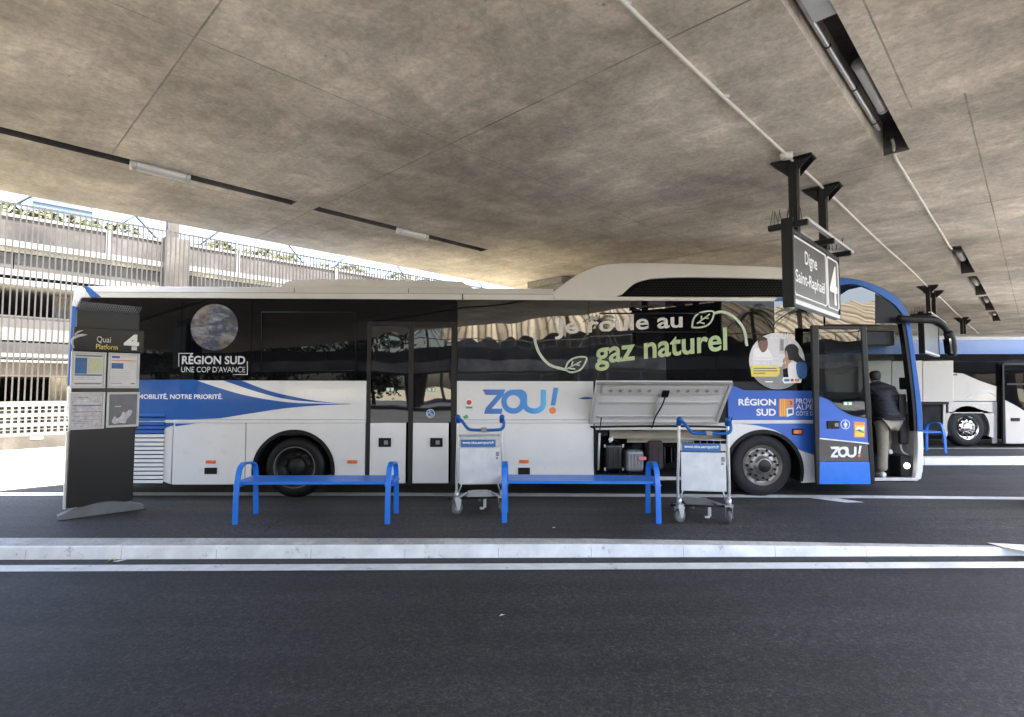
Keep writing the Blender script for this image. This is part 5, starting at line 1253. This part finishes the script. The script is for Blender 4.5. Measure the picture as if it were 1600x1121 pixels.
# ================================================================== FENCE on the open side
wF = -9.4
def fz(v): return onplane(0, v, wF)[1]
fence = thing('bar_fence', 'tall fence of thin vertical bars on a low white perforated wall', 'fence', tuple(deck(4, wF, 0)))
zb0, zb1 = fz(690), fz(628)
sec = 2.4; u_ = -3.6; k = 0
while u_ < 28:
    mb = MB(); n_ = 20
    for i in range(n_):
        u2 = u_+(i+.5)*sec/n_; p = deck(u2+random.uniform(-.006, .006), wF, zb1-.05); ln_ = random.uniform(-.012, .012)
        mb.obox(p-dv*.016-mv*.02, dv*.032, mv*.04, Vector((D[0]*ln_, D[1]*ln_, 6.4-zb1)), M['bars'])
    for z in (fz(560), 3.4, 6.3): mb.obox(deck(u_, wF-.075, z), dv*sec, mv*.04, (0, 0, .05), M['bars'])
    mb.build('bar_panel', fence); u_ += sec
base = MB(); L0, L1 = -4., 28.
bk_ = MB(); bk_.obox(deck(-4, wF-.62, zb0), dv*32, mv*.05, (0, 0, zb1-zb0-.05), M['void']); bk_.build('shade_sheet', fence)  # black sheet added behind the wall so its openings look dark
base.obox(deck(L0, wF-.1, -.02), dv*(L1-L0), mv*.25, (0, 0, .12+zb0), M['conc'])
fence_base = base.build('plinth', fence)
u_ = L0
while u_ < L1:
    mb = MB(); zz0, zz1 = zb0+.10, zb1; hgt = zz1-zz0; Wd = 2.0-.01
    # perforated unit: rails and small piers leave three rows of openings
    rows = [(0, .1), (.27, .38), (.55, .66), (.85, 1.0)]
    for a_, b_ in rows: mb.obox(deck(u_, wF-.06, zz0+hgt*a_), dv*Wd, mv*.13, (0, 0, hgt*(b_-a_)), M['tgate'])
    for (_, a_), (b_, _) in zip(rows[:-1], rows[1:]):
        n_ = 15
        for i in range(n_+1): mb.obox(deck(u_+(Wd-.05)*i/n_, wF-.055, zz0+hgt*a_), dv*.05, mv*.12, (0, 0, hgt*(b_-a_)), M['tgate'])
        mb.obox(deck(u_, wF-.05, zz0+hgt*(a_+(b_-a_)*.46)), dv*Wd, mv*.11, (0, 0, hgt*.02), M['tgate'])
    mb.build('perforated_unit', fence); u_ += 2.0
kbm = MB(); kbm.obox(deck(-6, wF+.5, -.02), dv*36, mv*.35, (0, 0, .17), M['kerb_top']); struct(kbm.build('yard_kerb'))
sgn = MB(); p = deck(onplane(68, 680, wF)[0], wF+.16, fz(689)); q2 = onplane(68, 680, wF)[0]; tag(MB().obox(deck(onplane(46, 685, wF)[0], wF+.155, fz(689)), dv*.25, mv*.01, (0, 0, .07), M['silver']).build('small_plate', bevel=.003), 'small pale plate fixed to the white wall under the fence', 'plate')

# ================================================================== CAR PARK beyond the fence
wC = -18.0
def cz(v): return onplane(0, v, wC)[1]
cp = thing('car_park', 'weathered concrete car park with stacked parapets and dark open storeys behind the fence', 'building', tuple(deck(8, wC-3, 0)))
U0, U1 = -16., 64.
def cbox(u0, u1, w0, w1, z0, z1, m, name=None, mb=None, bevel=0):
    mb2 = mb or MB(); mb2.obox(deck(u0, w0, z0), dv*(u1-u0), mv*(w1-w0), (0, 0, z1-z0), M[m])
    return mb2.build(name, cp, bevel=bevel) if name else mb2
Zs = {k: cz(v) for k, v in dict(p1t=333, p1b=374, l1=384, p2t=392, p2b=420, l2=430, dk1=444, pt=490, pb=530, gt=533, gb=551, l3=559, b3t=566, b3b=588).items()}
u_ = U0; i = 0
while u_ < U1:
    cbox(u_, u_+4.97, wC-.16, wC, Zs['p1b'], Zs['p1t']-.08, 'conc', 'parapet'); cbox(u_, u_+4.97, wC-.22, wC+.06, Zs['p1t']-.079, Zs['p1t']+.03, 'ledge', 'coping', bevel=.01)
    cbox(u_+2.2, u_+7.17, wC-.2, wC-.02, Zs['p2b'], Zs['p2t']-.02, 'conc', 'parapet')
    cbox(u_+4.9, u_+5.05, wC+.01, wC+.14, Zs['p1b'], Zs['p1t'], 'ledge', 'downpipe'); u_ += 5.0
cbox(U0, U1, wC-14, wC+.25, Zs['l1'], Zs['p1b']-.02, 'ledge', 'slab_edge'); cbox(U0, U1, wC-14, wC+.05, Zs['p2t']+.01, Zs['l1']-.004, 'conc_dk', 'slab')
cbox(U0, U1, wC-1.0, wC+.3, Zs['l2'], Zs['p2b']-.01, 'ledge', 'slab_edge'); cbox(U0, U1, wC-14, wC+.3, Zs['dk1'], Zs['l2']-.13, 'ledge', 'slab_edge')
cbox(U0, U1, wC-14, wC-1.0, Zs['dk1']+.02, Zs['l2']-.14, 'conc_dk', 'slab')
u_ = U0
while u_ < U1:
    cbox(u_, u_+3.9, wC-.5, wC-.35, Zs['pb'], Zs['pt'], 'tgate', 'wall_panel'); u_ += 4.1
cbox(U0, U1, wC-.4, wC-.3, Zs['gb'], Zs['gt'], 'bars', 'guard_rail'); cbox(U0, U1, wC-.6, wC+.25, Zs['l3'], Zs['gb']-.02, 'ledge', 'slab_edge')
cbox(U0, U1, wC-14, wC+.05, Zs['b3b'], Zs['b3t'], 'conc', 'beam'); cbox(U0, U1, wC-14, wC+.25, Zs['b3t']+.01, Zs['l3']-.08, 'ledge', 'slab_edge')
cbox(U0, U1, wC-14.3, wC-13.8, 0, Zs['p1b'], 'void', 'rear_wall')
for u_ in np.arange(U0+2, U1, 8.3): cbox(u_, u_+.6, wC-2.5, wC-1.9, 0, Zs['l1'], 'conc_dk', 'column')
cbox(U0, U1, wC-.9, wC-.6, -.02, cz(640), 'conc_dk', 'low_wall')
# frame column standing proud of the parapet
for um in (onplane(262, 400, wC+.5)[0],):
    cbox(um-.1, um+.85, wC+.07, wC+.5, Zs['p2b']-.3, Zs['p1t']+.1, 'conc', 'column'); cbox(um+.15, um+.6, wC-.6, wC-.25, Zs['p1t'], Zs['p1t']+3.4, 'conc', 'column')
# planted shrubs on the parapet
def shrub(name, label, c, rx, rz_, n, m='leafy', ls=.2, group=None):
    mb = MB(); rn = random.Random(hash((round(c.x, 2), n)) & 0xffff)
    vs, fs = [], []
    for i in range(n):
        while True:
            q = Vector((rn.uniform(-1, 1), rn.uniform(-1, 1), rn.uniform(-.3, 1)))
            if q.length < 1 and rn.random() < .35+.65*q.length: break
        k_ = .75+.35*math.sin(q.x*7+c.x)*math.cos(q.z*5)
        p = c+dv*(q.x*rx)+mv*(q.y*.55)+Vector((0, 0, q.z*rz_*k_))
        a_ = Vector((rn.gauss(0, 1), rn.gauss(0, 1), rn.gauss(0, 1))).normalized(); b_ = a_.orthogonal().normalized(); s_ = ls*rn.uniform(.5, 1.2)
        o = len(vs); vs += [p-a_*s_*.5, p+b_*s_*.28, p+a_*s_*.5, p-b_*s_*.28]; fs.append((o, o+1, o+2, o+3))
    mb.add(vs, fs, M[m]); o = mb.build(name); return tag(o, label, 'shrub', group)
for a_, rr_, lb in (((-8, 325), 2.6, 'leftmost'), ((25, 332), 1.3, 'second'), ((165, 352), 2.0, 'third'), ((350, 382), 1.7, 'fourth'), ((430, 398), 1.6, 'fifth'), ((545, 413), 2.3, 'sixth'), ((640, 430), 2.4, 'last')):
    s_, z_ = onplane(*a_, wC-.7); shrub('planter_shrub', f'{lb} yellow green shrub along the car park parapet', deck(s_, wC-.75, Zs['p1t']-.05), rr_, .75, 1700, group='shrubs along the car park parapet')
# steel lattice behind the parapet
tr = MB(); wt_ = wC-2.0; z0_, z1_ = Zs['p1t']-.4, Zs['p1t']+3.2
u_ = -14.
while u_ < 60:
    tr.tube([deck(u_, wt_, z0_), deck(u_+3.5, wt_, z1_)], .05, M['truss'], 6); tr.tube([deck(u_+7, wt_, z0_), deck(u_+3.5, wt_, z1_)], .05, M['truss'], 6)
    tr.tube([deck(u_+3.5, wt_, z0_), deck(u_+7, wt_-.6, z1_)], .035, M['truss'], 6); u_ += 7
tr.tube([deck(-14, wt_, z1_), deck(60, wt_, z1_)], .07, M['truss'], 6); tr.tube([deck(-14, wt_, z0_+.9), deck(60, wt_, z0_+.9)], .04, M['truss'], 6)
tag(tr.build('steel_lattice'), 'grey steel lattice standing along the car park roof', 'lattice')
s_, z_ = onplane(95, 330, wC-10); sb = thing('stair_tower', 'pale blue clad tower top behind the car park lattice', 'building', tuple(deck(s_, wC-10, 6)))
MB().obox(deck(s_-1.2, wC-11, 6), dv*2.4, mv*2, (0, 0, 6.5), M['bluepanel']).build('cladding', sb)
mb = MB()
for i in range(6): mb.obox(deck(s_-1.25, wC-8.99, 8.2+i*.7), dv*2.5, mv*.05, (0, 0, .12), M['tgate'])
mb.build('band', sb)
s_, z_ = onplane(545, 415, wC-12); MB_ = MB(); bb = thing('office_block', 'pale distant block glimpsed over the parapet', 'building', tuple(deck(s_, wC-16, 0)))
MB().obox(deck(s_-4, wC-22, 0), dv*9, mv*6, (0, 0, 9.9), M['tgate']).build('wall', bb)
mb = MB()
for i in range(5): mb.obox(deck(s_-3.6+i*1.7, wC-15.99, 8.6), dv*.9, mv*.03, (0, 0, .9), M['glass_flat'])
mb.build('window', bb)

# ================================================================== CREAM COACH on the next stand
CY = 14.35
coach = thing('coach', 'cream touring coach parked beyond the bus with its hold open', 'coach', (12, CY+1.25, .122))
def K(u, v, dy=0.): p = at(u, v, CY+dy); return (p.x, p.z)
def kp(pts, y0, y1, m, name, parent=coach, bevel=.0): return MB().prism([K(*p) for p in pts], CY+y0, CY+y1, M[m]).build(name, parent, bevel=bevel)
XC0, XC1 = K(1230, 600)[0], K(1690, 600)[0]
zc = lambda v: K(1500, v)[1]
rfp = [(0, zc(531)), (.02, zc(526)), (.25, zc(521)), (.7, zc(519)), (1.9, zc(519)), (2.3, zc(522)), (2.5, zc(531))]
MB().prism([(CY+y, z) for y, z in rfp], XC0, XC1, M['silver'], 'x').build('roof', coach)
MB().box(XC0, XC1, CY+.05, CY+2.5, .42, zc(531)-.01, M['void']).build('inner_shell', coach)
kp([(1230, 531), (1690, 531), (1690, 553.5), (1230, 553.5)], .0, .048, 'coach_sky', 'sky_reflection_band', bevel=.0); kp([(1230, 554), (1690, 554), (1690, 566), (1230, 566)], .003, .048, 'glass', 'window', bevel=.0)  # blue strip paints the sky reflection of the upper glass
kp([(1482, 566.5), (1560, 566.5), (1560, 603), (1530, 594), (1505, 583), (1482, 581)], .004, .048, 'glass_flat', 'window')
kp([(1482, 582), (1505, 584), (1530, 595), (1557, 604), (1557, 627), (1482, 627)], 0., .048, 'coachcream', 'side_panel', bevel=.008)
kp([(1482, 628), (1551, 628), (1551, 645), (1482, 645)], .0, .048, 'coachcream', 'side_panel', bevel=.008)
cxw = K(1513.5, 675); Rw = .585
arc_ = [(cxw[0]+Rw*math.cos(R(a_)), .63+Rw*math.sin(R(a_))) for a_ in range(-22, 203, 9)]
pts = [(K(1553, 700)[0], .36), (K(1553, 646)[0], zc(646)), (K(1478.5, 646)[0], zc(646)), (K(1478.5, 690)[0], .36)]
ar2 = [p for p in arc_[::-1] if p[0] > pts[3][0]+.01 and p[0] < pts[0][0]-.01 and p[1] > .37]
MB().prism(pts+ar2, CY, CY+.048, M['coachcream']).build('side_panel', coach)
kp([(1551.5, 628), (1559, 628), (1559, 693), (1551.5, 693)], .02, .05, 'grey', 'door_pillar')
ti = MB(); ti.lathe((cxw[0], CY+.04, .632), [(.29, .01), (.33, -.01), (.45, -.01), (.5, .04), (.505, .2), (.3, .25)], M['rubber'], 40)
wo = bpy.data.objects.new('wheel', None); COL.objects.link(wo); wo.parent = coach
ti.build('tyre', wo); rm = MB(); rm.lathe((cxw[0], CY+.04, .632), [(.31, -.012), (.29, .0), (.26, .03), (.2, .0), (.13, -.03), (.1, -.06), (0, -.07)], M['chrome'], 36)
for k in range(10):
    a_ = 2*math.pi*k/10; rm.cyl((cxw[0]+.225*math.cos(a_), CY+.03, .632+.225*math.sin(a_)), (cxw[0]+.225*math.cos(a_), CY+.0, .632+.225*math.sin(a_)), .03, M['black'], 8)
    rm.cyl((cxw[0]+.14*math.cos(a_+.3), CY+.02, .632+.14*math.sin(a_+.3)), (cxw[0]+.14*math.cos(a_+.3), CY-.03, .632+.14*math.sin(a_+.3)), .018, M['chrome'], 6)
rm.build('rim', wo)
# raised hold doors; a flat black sheet stands for the shade inside the hold
for a_, b_ in ((1336, 1386), (1387, 1434), (1435, 1482)): kp([(a_, 565), (b_, 564), (b_, 628), (a_, 628)], -.16, -.11, 'coachcream', 'luggage_flap', bevel=.01)
kp([(1330, 629), (1478, 629), (1478, 632), (1330, 632)], -.10, .04, 'black', 'hold_lintel')
MB().box(K(1330, 690)[0], K(1476, 690)[0], CY+.046, CY+.049, .42, zc(632), M['void']).build('luggage_hold', coach)  # flat black sheet standing for the shade inside the hold
kp([(1474, 632), (1478, 632), (1478, 692), (1474, 692)], .0, .04, 'coachcream', 'hold_jamb')
kp([(1230, 628), (1329, 628), (1329, 692), (1230, 692)], .0, .04, 'coachcream', 'side_panel')
kp([(1230, 566.5), (1335, 566.5), (1335, 627), (1230, 627)], .0, .04, 'coachcream', 'side_panel')
# front door of the coach
cdr = kp([(1561, 569), (1563.5, 569), (1566, 693), (1562.5, 693)], -.1, -.05, 'frame', 'front_door')
kp([(1564, 567), (1680, 567), (1680, 571), (1564, 571)], -.1, -.05, 'frame', 'door_rail', cdr)
kp([(1564, 571.5), (1680, 571.5), (1680, 650), (1600, 643), (1582, 632), (1565, 623)], -.08, -.07, 'glass_flat', 'pane', cdr)
kp([(1565, 625), (1582, 634), (1600, 645), (1680, 652), (1680, 693), (1566.5, 693)], -.1, -.05, 'coachcream', 'door_panel', cdr, .008)
kp([(1574, 653), (1587, 653), (1587, 658), (1574, 658)], -.12, -.095, 'black', 'handle', cdr)
kp([(1568, 599), (1640, 599), (1640, 602), (1568, 602)], -.094, -.082, 'frame', 'pane_bar', cdr)
mbv = MB()
for uu in (1483.5, 1488.5, 1492.5): mbv.prism([K(uu, 584.5), K(uu+3, 584.5), K(uu+3, 587), K(uu, 587)], CY-.004, CY+.01, M['black'])
mbv.build('vent', coach)
mbl = MB(); o_, i_ = [], []
P = smooth([(*K(1512, 621), 0), (*K(1530, 614), 0), (*K(1545, 613), 0), (*K(1556, 619), 0)], 5)
mbl.band([(p[0], p[1]+.012) for p in P], [(p[0], p[1]-.012) for p in P], CY-.012, CY+.01, M['silver']); mbl.build('trim_rail', coach)
MB().box(XC0, XC1, CY+.3, CY+2.4, .3, .5, M['void']).build('chassis', coach)
cw_ = MB(); cw_.lathe((cxw[0], CY+2.2, .632), [(.0, .26), (.3, .27), (.48, .25), (.505, .2), (.505, .05), (.3, 0)], M['rubber'], 24); cw_.build('wheel', coach)
mbw = MB(); mbw.lathe((K(1290, 675)[0], CY+.04, .632), [(0, 0), (.33, -.01), (.45, -.01), (.5, .04), (.505, .2), (.3, .25)], M['rubber'], 28); mbw.build('wheel', coach)

# ================================================================== BIN and litter
pb = atZ(1589, 803, 0); print('BIN', pb); bn = thing('litter_bin', 'black ribbed litter bin on a stained concrete block at the platform right', 'bin', (8.22, 7.68, .004))
MB().box(-.36, .36, -.34, .34, .0, .16, M['conc']).build('block', bn, True, bevel=.03)
b_ = MB(); b_.lathe((0, 0, 0), [(.0, .17), (.27, .17), (.28, .2), (.30, .9), (.31, .92), (.27, .92), (.25, .3)], M['bin'], 36, 'z'); bb_ = b_.build('body', bn, True)
r_ = MB()
for i in range(18): z = .22+i*.038; rr_ = .282+.02*(z-.2)/.7; r_.lathe((0, 0, 0), [(rr_, z-.008), (rr_+.02, z), (rr_, z+.012)], M['bin'], 36, 'z')
r_.build('rib', bb_, True)
lid = MB(); lid.lathe((0, 0, 0), [(.30, .921), (.36, .93), (.36, .97), (.30, .985), (.2, .985), (.2, .95)], M['bin'], 36, 'z'); lid.build('lid', bn, True)
pl0 = atZ(168, 877, -.125)
lt = MB(); lt.add([(0, 0, .003), (.05, .01, .03), (.09, .0, .012), (.06, .05, .02), (.02, .05, .006)], [(0, 1, 3, 4), (1, 2, 3)], M['yellow']); lt.add([(.06, .0, .004), (.13, -.01, .006), (.21, .035, .02), (.12, .03, .012)], [(0, 1, 2, 3)], M['paperw'])
o = lt.build('paper_scrap'); o.location = (pl0.x, pl0.y-.02, -.128); tag(o, 'crumpled yellow and white paper scrap in the gutter below the kerb', 'litter')
for (u_, v_), lb in (((780, 964), 'white paper fleck lying alone on the near road'), ((863, 826), 'white speck on the platform under the middle bench')):
    zz = -.13 if v_ > 880 else 0.
    p = atZ(u_, v_, zz); o = MB().add([(0, 0, .004), (.03, .008, .012), (.05, .03, .005), (.015, .03, .01)], [(0, 1, 2, 3)], M['paperw']).build('paper_fleck'); o.location = (p.x, p.y, zz); tag(o, lb, 'litter')

# ================================================================== what the bus windows mirror: terminal side behind the camera
def vb(o_, ax, ay, az, m, name, parent): return MB().obox(o_, ax, ay, az, M[m]).build(name, parent)
va = R(14); vd = Vector((math.cos(va), math.sin(va), 0)); vn = Vector((-math.sin(va), math.cos(va), 0))
vo = Vector((0, -26, 0)); via = thing('viaduct', 'grey elevated road with a parapet, mirrored low in the bus windows', 'viaduct', (0, -29, 0))
vb(vo-vd*60+Vector((0, 0, 3.1)), vd*130, vn*-9, (0, 0, .9), 'conc_dk', 'slab', via)
for i in range(26): vb(vo-vd*60+vd*5*i+Vector((0, 0, 3.98)), vd*4.97, vn*-.3, (0, 0, .85), 'conc', 'parapet', via)
for i in range(9): vb(vo-vd*52+vd*14*i-vn*5, vd*1.1, vn*-1.1, (0, 0, 3.1), 'conc_dk', 'column', via)
rlm = MB()
for i in range(88): rlm.cyl(vo-vd*60+vd*1.5*i+Vector((0, 0, 4.83))-vn*.15, vo-vd*60+vd*1.5*i+Vector((0, 0, 5.5))-vn*.15, .03, M['ledge'], 6)
rlm.tube([vo-vd*60+Vector((0, 0, 5.5))-vn*.15, vo+vd*72+Vector((0, 0, 5.5))-vn*.15], .04, M['ledge'], 6); rlm.build('railing', via)
TX = -6.5
trm = thing('terminal', 'terminal building under a tan scalloped canopy, mirrored in the bus windows', 'building', (0, -56, 0))
vb(Vector((TX, -64, 0)), (90, 0, 0), (0, -6, 0), (0, 0, 12.5), 'grey', 'wall', trm)
for i in range(22): vb(Vector((TX+.3+4*i, -63.9, 4.2)), (3.2, 0, 0), (0, .1, 0), (0, 0, 3.2), 'glass_flat', 'window', trm)
for i in range(22): vb(Vector((TX+.1+4*i, -49.6, 0)), (.25, 0, 0), (0, .25, 0), (0, 0, 7.3), 'ledge', 'column', trm)
for z in (5.9, 6.35, 6.8): vb(Vector((TX, -49.2, z)), (90, 0, 0), (0, .12, 0), (0, 0, .14), 'ledge', 'rail', trm)
cn = MB(); nx, ny = 300, 12; vs = []
for i in range(nx+1):
    for j in range(ny+1):
        x = TX-.5+90*i/nx; t_ = j/ny; ph = abs(math.sin(math.pi*x/2.7))
        vs.append((x, -50-16*t_, 7.3+.7*ph*(1-.25*t_)+7.6*t_**.75+1.0*math.sin(x*.11)))
cn.add(vs, [(i*(ny+1)+j, i*(ny+1)+j+1, (i+1)*(ny+1)+j+1, (i+1)*(ny+1)+j) for i in range(nx) for j in range(ny)], M['canopy']); cn.build('canopy', trm)
def palm(label, x, y, h):
    t = thing('palm_tree', label, 'tree', (x, y, 0), 0, 'palms mirrored in the bus windows')
    MB().tube(smooth([(0, 0, 0), (.1, 0, h*.4), (.05, .1, h*.8), (0, 0, h)], 4), [.28-.1*i/12 for i in range(13)], M['bark'], 10).build('trunk', t, True)
    mb = MB(); vs, fs = [], []; rn = random.Random(int(x*10)+5)
    for k in range(34):
        a_ = rn.uniform(0, 6.28); el = rn.uniform(-.5, 1.2); ln_ = rn.uniform(1.9, 2.8); d = Vector((math.cos(a_), math.sin(a_), 0)); sd_ = Vector((-d.y, d.x, 0)); prev = None
        for j in range(7):
            s_ = j/6; p = Vector((0, 0, h))+d*ln_*s_*math.cos(el*.6)+Vector((0, 0, ln_*(math.sin(el)*s_-.75*s_*s_)))
            if j:
                for q in range(4):
                    b_ = prev+(p-prev)*(q/4)
                    for sg in (-1, 1):
                        o = len(vs); tip = b_+sd_*sg*.55*(1-.5*s_)+d*.25-Vector((0, 0, .28)); vs += [b_-d*.03, b_+d*.05, tip]; fs.append((o, o+1, o+2))
            prev = p
    mb.add(vs, fs, M['palm']); mb.build('crown', t, True)
for i, (x, y, h, lb) in enumerate(((7, -40, 10.5, 'tall palm mirrored above the slogan on the bus'), (11, -42, 9.0, 'shorter palm mirrored beside the tall one'), (26, -38, 9.5, 'palm mirrored over the front door'), (-8, -41, 8.2, 'low palm mirrored in the middle door'), (32, -40, 10.0, 'palm mirrored at the front pillar'))): palm(lb, x, y, h)

def broadleaf(label, x, y, h):
    t = thing('broadleaf_tree', label, 'tree', (x, y, 0), 0, 'broadleaf trees mirrored in the bus windows')
    MB().tube([(0, 0, 0), (.1, 0, h*.3), (0, .1, h*.7)], [.25, .2, .08], M['bark'], 8).build('trunk', t, True)
    mb = MB(); vs, fs = [], []; rn = random.Random(int(x*7)+3)
    cl = [Vector((rn.gauss(0, 1.3), rn.gauss(0, 1.1), h*.62+rn.uniform(-.36, .34)*h)) for _ in range(16)]
    for k in range(2200):
        c_ = rn.choice(cl); p = c_+Vector((rn.gauss(0, .75), rn.gauss(0, .75), rn.gauss(0, .6)))
        a_ = Vector((rn.gauss(0, 1), rn.gauss(0, 1), rn.gauss(0, 1))).normalized()*rn.uniform(.12, .26); b_ = a_.orthogonal()*.55
        o = len(vs); vs += [p-a_, p+b_, p+a_, p-b_]; fs.append((o, o+1, o+2, o+3))
    mb.add(vs, fs, M['palm']); mb.build('crown', t, True)
words = ('first', 'second', 'third', 'fourth', 'fifth', 'sixth', 'seventh', 'eighth', 'ninth', 'tenth', 'eleventh')
for i in range(11): broadleaf(f'{words[i]} leafy tree of the row mirrored darkly in the rear windows', -52+4.1*i+1.2*math.sin(i*3.), -36-2.5*math.cos(i*2.), 9.5+1.6*math.sin(i*1.7))
